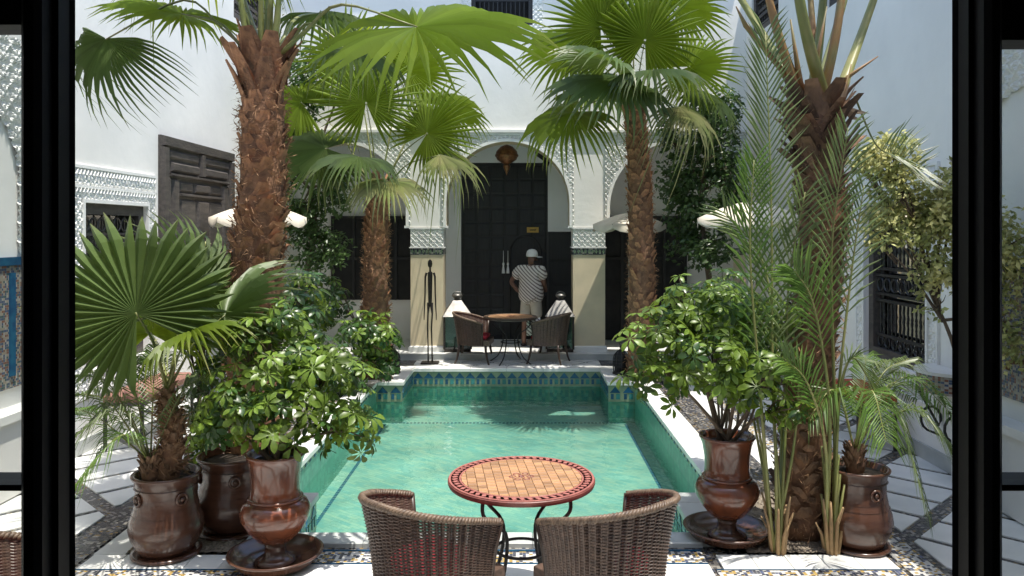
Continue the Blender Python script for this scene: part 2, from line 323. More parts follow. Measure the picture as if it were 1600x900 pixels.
def frame_mx(o, fwd, nrm, s=1.0):
    """matrix with local +Y along fwd and local +Z near nrm"""
    y = V(fwd).normalized(); z = V(nrm); z = z - y * z.dot(y); z = z.normalized() if z.length > 1e-5 else y.orthogonal().normalized(); x = y.cross(z)
    if not hasattr(s, '__len__'): s = (s, s, s)
    m = Matrix(((x.x * s[0], y.x * s[1], z.x * s[2], o[0]), (x.y * s[0], y.y * s[1], z.y * s[2], o[1]), (x.z * s[0], y.z * s[1], z.z * s[2], o[2]), (0, 0, 0, 1)))
    return m
def clip(poly, x0, x1, y0, y1):
    def cut(ps, f, inter):
        out = []
        for i in range(len(ps)):
            a, b = ps[i - 1], ps[i]; fa, fb = f(a), f(b)
            if (fa >= 0) != (fb >= 0):
                t = fa / (fa - fb); out.append((a[0] + (b[0] - a[0]) * t, a[1] + (b[1] - a[1]) * t))
            if fb >= 0: out.append(b)
        return out
    for f in (lambda p: p[0] - x0, lambda p: x1 - p[0], lambda p: p[1] - y0, lambda p: y1 - p[1]):
        if not poly: return []
        poly = cut(poly, f, None)
    return poly
def area(p): return abs(sum(p[i - 1][0] * p[i][1] - p[i][0] * p[i - 1][1] for i in range(len(p)))) / 2
# ================================================================ the setting
R = random.Random(7)
WX = 4.02                    # inner faces of the side walls
FY = 13.45                   # front of the arcade
GY, GZ = 13.25, .10          # step up to the gallery
PN, PW = 1.45, 1.82          # pool half widths (ends, middle)
Y0, Y1, Y2, Y3 = 5.6, 6.45, 11.2, 12.3
WZ, PZ = -.27, -.56          # water level, pool floor
NY = 1.15                    # plane of the near door front
fl = MB(); B = -.012
def flat(x0, x1, y0, y1, z=B): fl.quad((x0, y0, z), (x1, y0, z), (x1, y1, z), (x0, y1, z))
flat(-WX - .3, -PW, NY - .1, GY); flat(PW, WX + .3, NY - .1, GY)
flat(-PW, PW, NY - .1, Y0); flat(-PW, PW, Y3, GY)
for sx in (-1, 1):
    a, b = sorted((sx * PN, sx * PW)); flat(a, b, Y0, Y1); flat(a, b, Y2, Y3)
floor = fl.build('courtyard_floor', 'mosaic_dark'); tag(floor, 'dark mosaic courtyard floor between marble slabs', kind='structure')
def slab(poly, mat, z1=0., z0=-.011, name='marble_slab', parent=floor):
    if len(poly) < 3 or area(poly) < .004: return
    cx = sum(p[0] for p in poly) / len(poly); cy = sum(p[1] for p in poly) / len(poly)
    m = MB().prism([(p[0] - cx, p[1] - cy) for p in poly], z0, z1 + R.uniform(-.001, .001), b=.003).mesh(name, mat)
    return put(name, m, parent, Matrix.Translation((cx, cy, 0)))
def lattice(x0, x1, y0, y1, su, sv, gu, gv, ou=0, ov=0, mat='marble'):
    s = sqrt(.5)
    us = [(x - y) * s for x in (x0, x1) for y in (y0, y1)]; vs = [(x + y) * s for x in (x0, x1) for y in (y0, y1)]
    for i in range(int((min(us) - ou) / su) - 2, int((max(us) - ou) / su) + 2):
        for j in range(int((min(vs) - ov) / sv) - 2, int((max(vs) - ov) / sv) + 2):
            ua, ub = ou + i * su + gu / 2, ou + (i + 1) * su - gu / 2; va, vb = ov + j * sv + gv / 2, ov + (j + 1) * sv - gv / 2
            q = [((u + v) * s, (v - u) * s) for u, v in ((ua, va), (ub, va), (ub, vb), (ua, vb))]
            slab(clip(q, x0, x1, y0, y1), mat)
lattice(2.93, WX - .02, 2.2, GY - .02, .82, .43, .13, .065, ou=-1.89, ov=6.07)
lattice(-WX + .02, -2.93, 2.2, GY - .02, .43, .82, .065, .13, ou=-6.9, ov=.6)
lattice(-2.5, 2.5, 2.2, 4.86, 1.0, 1.0, .10, .10, ou=.35, ov=.1)
lattice(-1.5, 1.5, Y3 + .22, GY - .02, .36, .36, .045, .045)
# straight strips of mosaic and marble round the beds
def strip(x0, x1, y0, y1, mat, z1=0., name='mosaic_strip'):
    o = slab([(x0, y0), (x1, y0), (x1, y1), (x0, y1)], mat, z1, name=name); return o
for sx in (-1, 1):
    def sp(a, b, *r, **k): x0, x1 = sorted((sx * a, sx * b)); strip(x0, x1, *r, **k)
    sp(2.66, 2.86, 4.9, GY - .03, 'mosaic_star' if sx > 0 else 'mosaic_dark', -.004)
    for k in range(5): sp(1.5 + k * .225, 1.5 + k * .225 + .221, 5.06, 5.28, 'marble', name='border_slab')
    for k in range(9): sp(2.42, 2.63, 5.29 + k * .8, 5.29 + k * .8 + .795, 'marble', name='border_slab')
    sp(1.45, 2.63, 4.92, 5.045, 'mosaic_star', -.004)
    sp(1.45, 2.63, 5.050, 5.058, 'tile_blue', -.001); sp(1.45, 2.63, 4.905, 4.915, 'tile_blue', -.001)
    sp(2.15, 2.4, Y1 + .3, Y2 - .05, 'mosaic_dark', -.004)
strip(-1.42, 1.42, 5.16, 5.34, 'mosaic_star', -.003)
strip(-1.42, 1.42, 5.35, 5.365, 'tile_blue', -.001); strip(-1.42, 1.42, 5.135, 5.15, 'tile_blue', -.001)
strip(-1.42, 1.42, 4.93, 5.125, 'marble', name='border_slab')
# gravel in the four planting beds
for sx in (-1, 1):
    for ya, yb, nm in ((5.29, Y1 + .3, 'near'), (Y2 + .1, Y3 + .15, 'far')):
        g = MB(); xs = sorted((sx * (PN + .26), sx * 2.41)); nx, ny = 26, 26
        for j in range(ny + 1):
            for i in range(nx + 1):
                x = xs[0] + (xs[1] - xs[0]) * i / nx; y = ya + (yb - ya) * j / ny
                g.v.append((x, y, .004 + .02 * noise.noise(V((x * 6, y * 6, 3))) ** 2 + R.uniform(0, .012)))
        g.f = [(j * (nx + 1) + i, j * (nx + 1) + i + 1, (j + 1) * (nx + 1) + i + 1, (j + 1) * (nx + 1) + i) for j in range(ny) for i in range(nx)]
        o = g.build('gravel_bed', 'gravel'); tag(o, 'gravel planting bed at the %s corner of the pool' % nm, kind='stuff')
        pb = MB()
        for k in range(700):
            x = R.uniform(xs[0], xs[1]); y = R.uniform(ya, yb); r = R.uniform(.006, .016); z = .015
            pb.add([(x - r, y, z), (x, y - r, z), (x + r, y, z), (x, y + r, z), (x, y, z + r * .8)], [(0, 1, 4), (1, 2, 4), (2, 3, 4), (3, 0, 4)])
        p = pb.build('pebbles', 'gravel', o); tag(p, kind='stuff')
# ---------------------------------------------------------------- pool
OUT = [(-PN, Y0), (PN, Y0), (PN, Y1), (PW, Y1), (PW, Y2), (PN, Y2), (PN, Y3), (-PN, Y3), (-PN, Y2), (-PW, Y2), (-PW, Y1), (-PN, Y1)]
pw = MB(); ps = MB()
for i in range(12):
    a, b = OUT[i], OUT[(i + 1) % 12]
    (pw if abs(a[1] - b[1]) < 1e-6 else ps).quad((*a, PZ), (*b, PZ), (*b, .0), (*a, .0))
pool = pw.build('pool_basin', 'mosaic_pool'); tag(pool, 'green tiled courtyard pool basin', kind='structure')
ps.build('side_wall', 'mosaic_pool_side', pool)
pf = MB(); pf.quad((-PW, Y1, PZ), (PW, Y1, PZ), (PW, Y2, PZ), (-PW, Y2, PZ)); pf.quad((-PN, Y0, PZ), (PN, Y0, PZ), (PN, Y1, PZ), (-PN, Y1, PZ)); pf.quad((-PN, Y2, PZ), (PN, Y2, PZ), (PN, Y3, PZ), (-PN, Y3, PZ))
pf.build('pool_floor', 'pool_floor', pool)
# thin line of blue tiles set into the pool floor
lt = MB()
for sx in (-1, 1):
    y = Y1 + .1
    while y < Y2 - .1: lt.box(sx * 1.68 - .018, sx * 1.68 + .018, y, y + .03, PZ - .01, PZ + .004); y += .052
x = -1.6
while x < 1.6: lt.box(x, x + .03, Y2 - .02, Y2 + .016, PZ - .01, PZ + .004); x += .052
o = lt.build('floor_line_tiles', 'tile_blue', pool); o['kind'] = 'stuff'
# coping slabs, each its own stone
CT = .022
def cope(x0, x1, y0, y1, mat):
    cx, cy = (x0 + x1) / 2, (y0 + y1) / 2
    m = MB().bbox(x0 - cx + .002, x1 - cx - .002, y0 - cy + .002, y1 - cy - .002, -.028, CT + R.uniform(-.001, .001), .006).mesh('coping_slab', mat)
    put('coping_slab', m, pool, Matrix.Translation((cx, cy, 0)))
def run(a, b, n): return [(a + (b - a) * i / n, a + (b - a) * (i + 1) / n) for i in range(n)]
cw = .24
for a, b in run(-PN - .24, PN + .24, 6): cope(a, b, Y3 - .025, Y3 + .2, 'marble')
for a, b in run(-PN, PN, 5): cope(a, b, Y0 - .18, Y0 + .02, 'marble_grey')
for sx in (-1, 1):
    for a, b in run(Y1 - .01, Y2 + .12, 8): x0, x1 = sorted((sx * (PW - .02), sx * (PW + .26))); cope(x0, x1, a, b, 'marble')
    x0, x1 = sorted((sx * (PN - .02), sx * (PN + .24)))
    for a, b in run(Y2 + .12, Y3 - .03, 2): cope(x0, x1, a, b, 'marble')
    for a, b in run(Y0 - .16, Y1 - .22, 2): cope(x0, x1, a, b, 'marble_grey')
    x0, x1 = sorted((sx * (PN - .02), sx * (PW - .025))); cope(x0, x1, Y2 - .02, Y2 + .115, 'marble'); cope(x0, x1, Y1 - .215, Y1 + .02, 'marble_grey')
# waterline frieze: blue triangles above little teal and blue uprights
TP = .163
triM = MB().add([(-TP * .47, 0, 0), (TP * .47, 0, 0), (0, 0, .088), (-TP * .47, .012, 0), (TP * .47, .012, 0), (0, .012, .088)], [(0, 1, 2), (0, 3, 4, 1), (1, 4, 5, 2), (2, 5, 3, 0)]).mesh('triangle_tile', 'tile_blue')
upA = MB().box(-.028, .028, 0, .012, 0, .075).mesh('upright_tile', 'tile_teal')
upB = MB().box(-.02, .02, 0, .012, 0, .075).mesh('upright_tile', 'tile_blue')
olm = MB()
for i in range(12):
    a, b = V(OUT[i]), V(OUT[(i + 1) % 12]); d = b - a; L = d.length; d /= L; nin = V((-d.y, d.x))
    q = [a + nin * .003, b + nin * .003]
    olm.quad((*q[0], -.08 if i in (3, 9) else WZ + .01), (*q[1], -.08 if i in (3, 9) else WZ + .01), (*q[1], -.03), (*q[0], -.03))
    n = max(1, round(L / TP)); st = L / n
    for k in range(n):
        p = a + d * st * (k + .5) + nin * .009
        Mx = Matrix(((d.x, -nin.x * -1 * -1, 0, p.x), (d.y, -nin.y, 0, p.y), (0, 0, 1, -.135), (0, 0, 0, 1)))
        if i in (3, 9):                                             # long sides carry only a narrow row
            put('triangle_tile', triM, pool, Mx @ Matrix.Translation((0, 0, .062)) @ Matrix.Diagonal((.55, 1, .45, 1))); continue
        put('triangle_tile', triM, pool, Mx)
        for dx, me in ((-TP * .25, upA), (TP * .25, upB)):
            M2 = Mx.copy(); M2.translation = V((p.x + d.x * dx, p.y + d.y * dx, -.225)); put('upright_tile', me, pool, M2)
olm.build('frieze_ground', 'tile_olive', pool)
# water sheet, gently rippled
wm = MB(); nx, ny = 90, 160
def inside(x, y): return Y0 < y < Y3 and abs(x) < (PW if Y1 < y < Y2 else PN)
xs = [-PW + 2 * PW * i / nx for i in range(nx + 1)]; ys = [Y0 + (Y3 - Y0) * j / ny for j in range(ny + 1)]
for p in (-PN, PN): xs[min(range(nx + 1), key=lambda i: abs(xs[i] - p))] = p
for p in (Y1, Y2): ys[min(range(ny + 1), key=lambda i: abs(ys[i] - p))] = p
for y in ys:
    for x in xs: wm.v.append((x, y, WZ + .006 * noise.noise(V((x * 2.2, y * 2.2, 0))) + .0025 * noise.noise(V((x * 7, y * 7, 4)))))
for j in range(ny):
    for i in range(nx):
        if inside((xs[i] + xs[i + 1]) / 2, (ys[j] + ys[j + 1]) / 2): wm.f.append((j * (nx + 1) + i, j * (nx + 1) + i + 1, (j + 1) * (nx + 1) + i + 1, (j + 1) * (nx + 1) + i))
w = wm.build('water', 'water', smooth=True); tag(w, 'clear turquoise pool water', kind='structure')

# ---------------------------------------------------------------- carved stucco as relief
def relief_h(x, z, p=.085):
    u, v = (x + z) / p, (x - z) / p
    d = min(abs(sin(pi * u)), abs(sin(pi * v)))
    h = max(0, 1 - d / .42)
    uu, vv = (x / p) % 1 - .5, (z / p) % 1 - .5
    r = sqrt(uu * uu + vv * vv); a = math.atan2(vv, uu)
    h = max(h, max(0, 1 - abs(r - .23 - .09 * cos(4 * a)) / .10)) if r < .45 else h
    return min(h, .8) / .8
def relief(mp, u0, u1, v0, v1, test=None, res=.0125, depth=.02, p=.085):
    """height-field panel: mp(u, v, h) gives the world point"""
    nu = max(2, int((u1 - u0) / res)); nv = max(2, int((v1 - v0) / res)); m = MB()
    for j in range(nv + 1):
        for i in range(nu + 1):
            u = u0 + (u1 - u0) * i / nu; v = v0 + (v1 - v0) * j / nv
            m.v.append(tuple(mp(u, v, depth * relief_h(u, v, p))))
    for j in range(nv):
        for i in range(nu):
            u = u0 + (u1 - u0) * (i + .5) / nu; v = v0 + (v1 - v0) * (j + .5) / nv
            if test is None or test(u, v): m.f.append((j * (nu + 1) + i, j * (nu + 1) + i + 1, (j + 1) * (nu + 1) + i + 1, (j + 1) * (nu + 1) + i))
    return m

# ---------------------------------------------------------------- side wings
WH = 6.15
def side_wing(sx, label):
    X = sx * WX; T = .35
    th = thing('courtyard_wing', label, 'building', (X, 7.5, 0))
    ops = [(7.69, 8.99, .78, 2.42), (11.75, 13.1, 5.3, 6.0), (8.9, 9.9, 4.9, 6.0)]
    if sx < 0: ops[2] = (3.0, 4.0, .8, 2.4)
    else: ops[0] = (7.45, 8.78, .78, 2.42)
    ya, yb, za, zb = NY - .3, 15.6, -.05, WH
    ys = sorted({ya, yb} | {v for o in ops for v in o[:2]}); zs = sorted({za, zb} | {v for o in ops for v in o[2:]})
    m = MB(); Xb = X + sx * T
    for i in range(len(ys) - 1):
        for j in range(len(zs) - 1):
            cy, cz = (ys[i] + ys[i + 1]) / 2, (zs[j] + zs[j + 1]) / 2
            if any(o[0] < cy < o[1] and o[2] < cz < o[3] for o in ops): continue
            for x in (X, Xb): m.quad((x, ys[i], zs[j]), (x, ys[i + 1], zs[j]), (x, ys[i + 1], zs[j + 1]), (x, ys[i], zs[j + 1]))
    for o in ops:
        a, b, c, d = o
        m.quad((X, a, c), (Xb, a, c), (Xb, b, c), (X, b, c)); m.quad((X, a, d), (Xb, a, d), (Xb, b, d), (X, b, d))
        m.quad((X, a, c), (Xb, a, c), (Xb, a, d), (X, a, d)); m.quad((X, b, c), (Xb, b, c), (Xb, b, d), (X, b, d))
    m.quad((X, ya, zb), (Xb, ya, zb), (Xb, yb, zb), (X, yb, zb))
    m.build('wall', 'plaster', th)
    MB().box(*sorted((X - sx * .02, X + sx * .34)), NY, 15.3, WH + .003, WH + .1).build('parapet_cap', 'plaster', th)
    MB().box(*sorted((X - sx * .025, X)), NY + .3, 13.2, 0.001, .14).build('plinth', 'marble_grey', th)
    for k, (a, b, c, d) in enumerate(ops):
        window(th, sx, X, a, b, c, d, ornate=(k == 0))
        if k == 0 or d < 3: surround(th, sx, X, a, b, c, d)
    return th
def window(th, sx, X, a, b, c, d, ornate):
    """cedar window: frame, rails, spindles, ring row, glass, dark room behind"""
    f = MB(); xi, xo = X + sx * .03, X + sx * .12
    x0, x1 = sorted((xi, xo)); w = .11
    f.box(x0, x1, a, a + w, c, d); f.box(x0, x1, b - w, b, c, d); f.box(x0, x1, a + w, b - w, c, c + w); f.box(x0, x1, a + w, b - w, d - w, d)
    fr = f.build('window', 'wood_old', th)
    g = MB(); xm = (x0 + x1) / 2; h = d - c - 2 * w; n = 13
    lev = [c + w + h * t for t in (.0, .10, .36, .41, .55, .60, .86, 1)]
    for z in lev[1:-1]: g.box(xm - .018, xm + .018, a + w, b - w, z - .014, z + .014)
    def spindles(z0, z1):
        for i in range(1, n):
            y = a + w + (b - a - 2 * w) * i / n
            g.lathe([(.007, z0), (.013, z0 + (z1 - z0) * .2), (.007, z0 + (z1 - z0) * .35), (.016, (z0 + z1) / 2), (.007, z0 + (z1 - z0) * .65), (.013, z0 + (z1 - z0) * .8), (.007, z1)], 6, (xm, y, 0))
    for i in (1, 5): spindles(lev[i] + .014, lev[i + 1] - .014)
    nr = 7
    for z0, z1 in ((lev[3], lev[4]), (lev[0], lev[1]), (lev[6], lev[7])):
        for i in range(nr):
            y = a + w + (b - a - 2 * w) * (i + .5) / nr; r = min((z1 - z0) / 2 - .015, .07)
            g.tube([(xm, y + r * cos(t * pi / 6), (z0 + z1) / 2 + r * sin(t * pi / 6)) for t in range(13)], .011, 4, False)
            g.box(xm - .006, xm + .006, y - .005, y + .005, z0, z1)
    g.build('grille', 'wood_old' if sx < 0 else 'wood_dark', fr)
    xg = X + sx * .16
    MB().quad((xg, a, c), (xg, b, c), (xg, b, d), (xg, a, d)).build('pane', 'glass', fr)
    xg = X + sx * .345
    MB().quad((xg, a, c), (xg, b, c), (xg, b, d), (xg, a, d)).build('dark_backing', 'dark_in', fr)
def surround(th, sx, X, a, b, c, d):
    """carved stucco border with an outer and an inner moulding"""
    bw = .20; tp = .34; y0, y1, z0, z1 = a - bw, b + bw, c - .24, d + tp
    def mp(u, v, h): return (X - sx * (.006 + h), u, v)
    s = relief(mp, y0, y1, z0, z1, lambda u, v: not (a - .02 < u < b + .02 and c - .02 < v < d + .02), res=.0115, depth=.016, p=.075)
    o = s.build('stucco_border', 'stucco', th)
    t = MB(); x0, x1 = sorted((X, X - sx * .03))
    def ring(y0, y1, z0, z1, w):
        t.box(x0, x1, y0, y0 + w, z0, z1); t.box(x0, x1, y1 - w, y1, z0, z1); t.box(x0, x1, y0 + w, y1 - w, z0, z0 + w); t.box(x0, x1, y0 + w, y1 - w, z1 - w, z1)
    ring(y0 - .02, y1 + .02, z0 - .02, z1 + .02, .03); ring(a - .035, b + .035, c - .035, d + .035, .034)
    t.box(x0, x1, y0, y1, d + .14, d + .165)
    for zz in (d + .10, d + tp - .07):                                      # rope rows
        y = y0 + .03
        while y < y1 - .05:
            t.add([(X - sx * .006, y, zz), (X - sx * .034, y + .012, zz), (X - sx * .034, y + .036, zz + .045), (X - sx * .006, y + .05, zz + .045), (X - sx * .006, y + .03, zz), (X - sx * .006, y + .02, zz + .045)], [(0, 1, 2, 5), (1, 4, 3, 2)]); y += .062
    t.build('moulding', 'stucco', o)
wl = side_wing(-1, 'sunlit white plaster wing with a carved-stucco window and a big wooden panel')
wr = side_wing(1, 'shaded grey-white plaster wing with one dark grilled window behind the yellow shrub')
# big weathered panelled shutter on the sunlit wing
def shutter():
    X = -WX; a, b, c, d = 9.29, 11.58, 1.72, 3.27; th = wl
    s = MB().box(X - .02, X + .035, a, b, c, d).build('panelled_shutter', 'wood_old', th)
    def piece(y0, y1, z0, z1, h, nm='panel', bev=.03):
        m = MB(); x0 = X + .033
        m.add([(x0, y0, z0), (x0, y1, z0), (x0, y1, z1), (x0, y0, z1), (x0 + h, y0 + bev, z0 + bev), (x0 + h, y1 - bev, z0 + bev), (x0 + h, y1 - bev, z1 - bev), (x0 + h, y0 + bev, z1 - bev)],
              [(0, 1, 5, 4), (1, 2, 6, 5), (2, 3, 7, 6), (3, 0, 4, 7), (4, 5, 6, 7)]); m.build(nm, 'wood_old', s)
    w = .13
    for y0, y1, z0, z1 in ((a, b, d - w, d), (a, b, c, c + w), (a, a + w, c + w, d - w), (b - w, b, c + w, d - w)): piece(y0, y1, z0, z1, .05, 'frame_rail', .012)
    ia, ib, ic, id_ = a + w, b - w, c + w, d - w; mid = (ia + ib) / 2
    piece(mid - .06, mid + .06, id_ - .30, id_, .055, 'stile', .012)
    piece(ia + .03, mid - .09, id_ - .14, id_ - .02, .03); piece(mid + .09, ib - .03, id_ - .14, id_ - .02, .03)
    piece(ia + .10, mid - .09, id_ - .29, id_ - .16, .045); piece(mid + .09, ib - .10, id_ - .29, id_ - .16, .045)
    piece(ia + .06, ib - .06, id_ - .345, id_ - .30, .06, 'rail', .012)
    piece(ia + .02, ia + .10, ic, id_ - .35, .03, 'stile'); piece(ib - .10, ib - .02, ic, id_ - .35, .03, 'stile')
    piece(ia + .12, ia + .30, ic + .03, id_ - .36, .045, 'stile'); piece(ib - .30, ib - .12, ic + .03, id_ - .36, .045, 'stile')
    piece(ia + .33, mid - .28, id_ - .52, id_ - .38, .03); piece(mid - .25, mid + .25, id_ - .52, id_ - .38, .05); piece(mid + .28, ib - .33, id_ - .52, id_ - .38, .03)
    piece(ia + .31, ib - .31, id_ - .575, id_ - .53, .06, 'rail', .012)
    piece(ia + .33, mid - .22, ic + .04, id_ - .60, .04); piece(mid - .19, mid + .19, ic + .04, id_ - .60, .055); piece(mid + .22, ib - .33, ic + .04, id_ - .60, .04)
shutter()
# tiled wall fountains seen through the side lights
def fountain(sx, label):
    X = sx * WX; th = thing('wall_fountain', label, 'fountain', (X - sx * .1, 6.0, 0), group=None)
    a, b = 5.15, 6.85
    o = MB().box(*sorted((X, X - sx * .03)), a, b, .85, 1.86).build('tile_panel', 'mosaic_wall', th)
    MB().box(*sorted((X, X - sx * .045)), a - .03, b + .03, 1.862, 1.93).build('tile_edge', 'tile_blue', th)
    MB().box(*sorted((X, X - sx * .045)), a + .25, a + .32, .95, 1.8).build('tile_border', 'tile_blue', th)
    MB().box(*sorted((X, X - sx * .045)), b - .32, b - .25, .95, 1.8).build('tile_border', 'tile_blue', th)
    cy, r = 6.0, .68
    s = relief(lambda u, v, h: (X - sx * (.006 + h), u, v), a, b, 1.95, 3.75, lambda u, v: not (abs(u - cy) < r and v < 2.55) and (v < 2.55 or (u - cy) ** 2 + (v - 2.55) ** 2 > r * r) and not (3.1 < v < 3.42 and False), res=.016, depth=.03, p=.16)
    s.build('stucco_arch', 'stucco', th)
    bs = MB(); bs.box(*sorted((X, X - sx * .16)), a + .1, b - .1, .012, .62).build('basin', 'plaster', th)
    MB().box(*sorted((X, X - sx * .19)), a + .07, b - .07, .622, .69).build('basin_rim', 'marble', th)
    MB().tube([(X, cy, 1.15), (X - sx * .12, cy, 1.16), (X - sx * .15, cy, 1.10)], .018, 8).build('spout', 'brass', th)
fountain(-1, 'tiled wall fountain with carved arch on the sunlit wall behind the door glass')
fountain(1, 'tiled wall fountain with carved arch on the shaded wall behind the door glass')

# ---------------------------------------------------------------- arcade across the far end
AH = 7.0; AT = .45
arc = thing('arcade_building', 'white arcade with three carved arches, cream piers and an upper storey', 'building', (0, FY, 0))
arches = [(-2.83, 1.11, 2.52), (0, 1.04, 2.61), (2.83, 1.11, 2.52)]
ZB, ZT = 2.2, 3.80
am = MB()
edges = [-WX, -2.83 - 1.11, -2.83 + 1.11, -1.04, 1.04, 2.83 - 1.11, 2.83 + 1.11, WX]
for i in (0, 2, 4, 6):
    for y in (FY, FY + AT): am.quad((edges[i], y, ZB), (edges[i + 1], y, ZB), (edges[i + 1], y, ZT), (edges[i], y, ZT))
    am.quad((edges[i], FY, ZB), (edges[i + 1], FY, ZB), (edges[i + 1], FY + AT, ZB), (edges[i], FY + AT, ZB))
intr = []
for (cx, r, cz) in arches:
    pts = [(cx - r, ZB)] + [(cx - r * cos(t * pi / 32), cz + r * sin(t * pi / 32)) for t in range(33)] + [(cx + r, ZB)]
    im = MB()
    for k in range(len(pts) - 1):
        p, q = pts[k], pts[k + 1]
        im.quad((p[0], FY, p[1]), (q[0], FY, q[1]), (q[0], FY + AT, q[1]), (p[0], FY + AT, p[1]))
        if q[0] - p[0] > 1e-6:
            for y in (FY, FY + AT): am.quad((p[0], y, p[1]), (q[0], y, q[1]), (q[0], y, ZT), (p[0], y, ZT))
    intr.append((im, pts))
WN = (-.62, .42, 5.62, 6.75)
xs = [-WX, WN[0], WN[1], WX]; zs = [ZT, WN[2], WN[3], AH]
for i in range(3):
    for j in range(3):
        if i == 1 and j == 1: continue
        am.quad((xs[i], FY, zs[j]), (xs[i + 1], FY, zs[j]), (xs[i + 1], FY, zs[j + 1]), (xs[i], FY, zs[j + 1]))
for (a, b) in (((WN[0], WN[2]), (WN[1], WN[2])), ((WN[1], WN[2]), (WN[1], WN[3])), ((WN[1], WN[3]), (WN[0], WN[3])), ((WN[0], WN[3]), (WN[0], WN[2]))):
    am.quad((a[0], FY, a[1]), (b[0], FY, b[1]), (b[0], FY + .25, b[1]), (a[0], FY + .25, a[1]))
am.quad((-WX, FY, AH), (WX, FY, AH), (WX, 16, AH), (-WX, 16, AH))
am.build('wall', 'plaster', arc)
for (im, pts), (cx, r, cz) in zip(intr, arches):
    im.build('arch_soffit', 'cream', arc)
    e = MB()                                                                # smooth archivolt
    for k in range(len(pts) - 1):
        p, q = V(pts[k]), V(pts[k + 1]); 
        def outp(s): 
            return V((s.x, s.y)) + ((s - V((cx, cz))).normalized() if s.y > cz else V((1 if s.x > cx else -1, 0))) * .05
        po, qo = outp(p), outp(q); ya = FY - .035
        e.quad((p.x, ya, p.y), (q.x, ya, q.y), (qo.x, ya, qo.y), (po.x, ya, po.y)); e.quad((p.x, ya, p.y), (q.x, ya, q.y), (q.x, FY, q.y), (p.x, FY, p.y)); e.quad((po.x, ya, po.y), (qo.x, ya, qo.y), (qo.x, FY, qo.y), (po.x, FY, po.y))
    e.build('archivolt', 'stucco', arc)
    ri = r + .04; xo = 1.115 if abs(cx) < .1 else r + .08
    s = relief(lambda u, v, h: (u, FY - .008 - h, v), cx - xo, cx + xo, ZB + .02, ZT - .04,
               lambda u, v: (v > cz and (u - cx) ** 2 + (v - cz) ** 2 > ri * ri) or (v <= cz and abs(u - cx) > ri), res=.0125, depth=.026, p=.092)
    s.build('carved_spandrel', 'stucco', arc)
    for sg in (-1, 1):                                                      # curled corbels under the arch
        c = MB(); x = cx + sg * r; 
        c.box(*sorted((x - sg * .025, x + sg * .06)), FY - .03, FY + AT - .02, ZB - .012, ZB + .03); c.build('corbel', 'stucco', arc)
MB().box(-WX + .003, WX - .003, FY - .06, FY - .001, ZT, ZT + .045).box(-WX + .003, WX - .003, FY - .035, FY - .001, ZT - .04, ZT - .002).build('string_course', 'stucco', arc)
MB().box(-WX + .003, WX - .003, FY - .19, FY + .05, AH + .003, AH + .14).build('eaves', 'wood_old', arc)
# piers: cream shaft, tile band, carved capital
def pier(x0, x1):
    yb = FY + AT
    p = MB().box(x0, x1, FY + .012, yb - .01, GZ + .1, 1.735).build('pier', 'cream', arc)
    MB().bbox(x0 - .03, x1 + .03, FY - .03, yb + .02, GZ, GZ + .1, .02).build('plinth', 'marble', p)
    MB().box(x0 - .004, x1 + .004, FY + .005, yb - .003, 1.737, 1.85).build('tile_band', 'mosaic_band', p)
    n = 9; t = MB()
    for k in range(n):
        cx = x0 + (x1 - x0) * (k + .5) / n; t.add([(cx, FY - .004, 1.755), (cx + .024, FY - .004, 1.795), (cx, FY - .004, 1.835), (cx - .024, FY - .004, 1.795)], [(0, 1, 2, 3)])
    t.build('band_star', 'tile_olive', p)
    MB().box(x0 - .002, x1 + .002, FY + .01, yb - .002, 1.852, 2.198).build('capital', 'stucco', p)
    r = relief(lambda u, v, h: (u, FY + .006 - h, v), x0, x1, 1.87, 2.17, depth=.022, res=.011, p=.10); r.build('capital_carving', 'stucco', p)
    MB().box(x0 - .02, x1 + .02, FY - .02, yb + .012, 2.172, 2.197).build('capital_edge', 'stucco', p)
    MB().box(x0 - .02, x1 + .02, FY - .015, yb + .012, 1.85, 1.868).build('capital_edge', 'stucco', p)
for x0, x1 in ((-1.645, -1.09), (1.10, 1.645)): pier(x0, x1)
for x0, x1 in ((-WX + .003, -3.93), (3.93, WX - .003)): pier(x0, x1)
# upper window with a spindle screen
u = MB(); a, b, c, d = WN; u.box(a, a + .07, FY + .05, FY + .12, c, d).box(b - .07, b, FY + .05, FY + .12, c, d).box(a + .07, b - .07, FY + .05, FY + .12, c, c + .08).box(a + .07, b - .07, FY + .05, FY + .12, d - .08, d)
uf = u.build('window', 'wood_dark', arc); g = MB()
for k in range(1, 12): x = a + .07 + (b - a - .14) * k / 12; g.lathe([(.008, c + .08), (.016, c + .3), (.008, c + .45), (.016, c + .6), (.008, d - .08)], 6, (x, FY + .085, 0))
g.box(a + .07, b - .07, FY + .07, FY + .10, c + .42, c + .46); g.build('grille', 'wood_dark', uf)
MB().quad((a, FY + .24, c), (b, FY + .24, c), (b, FY + .24, d), (a, FY + .24, d)).build('pane', 'dark_in', uf)
def mp(u_, v_, h): return (u_, FY - .004 - h, v_)
relief(mp, a - .17, b + .17, c - .17, d + .1, lambda u_, v_: not (a < u_ < b and c < v_), res=.014, depth=.015).build('stucco_border', 'stucco', arc)
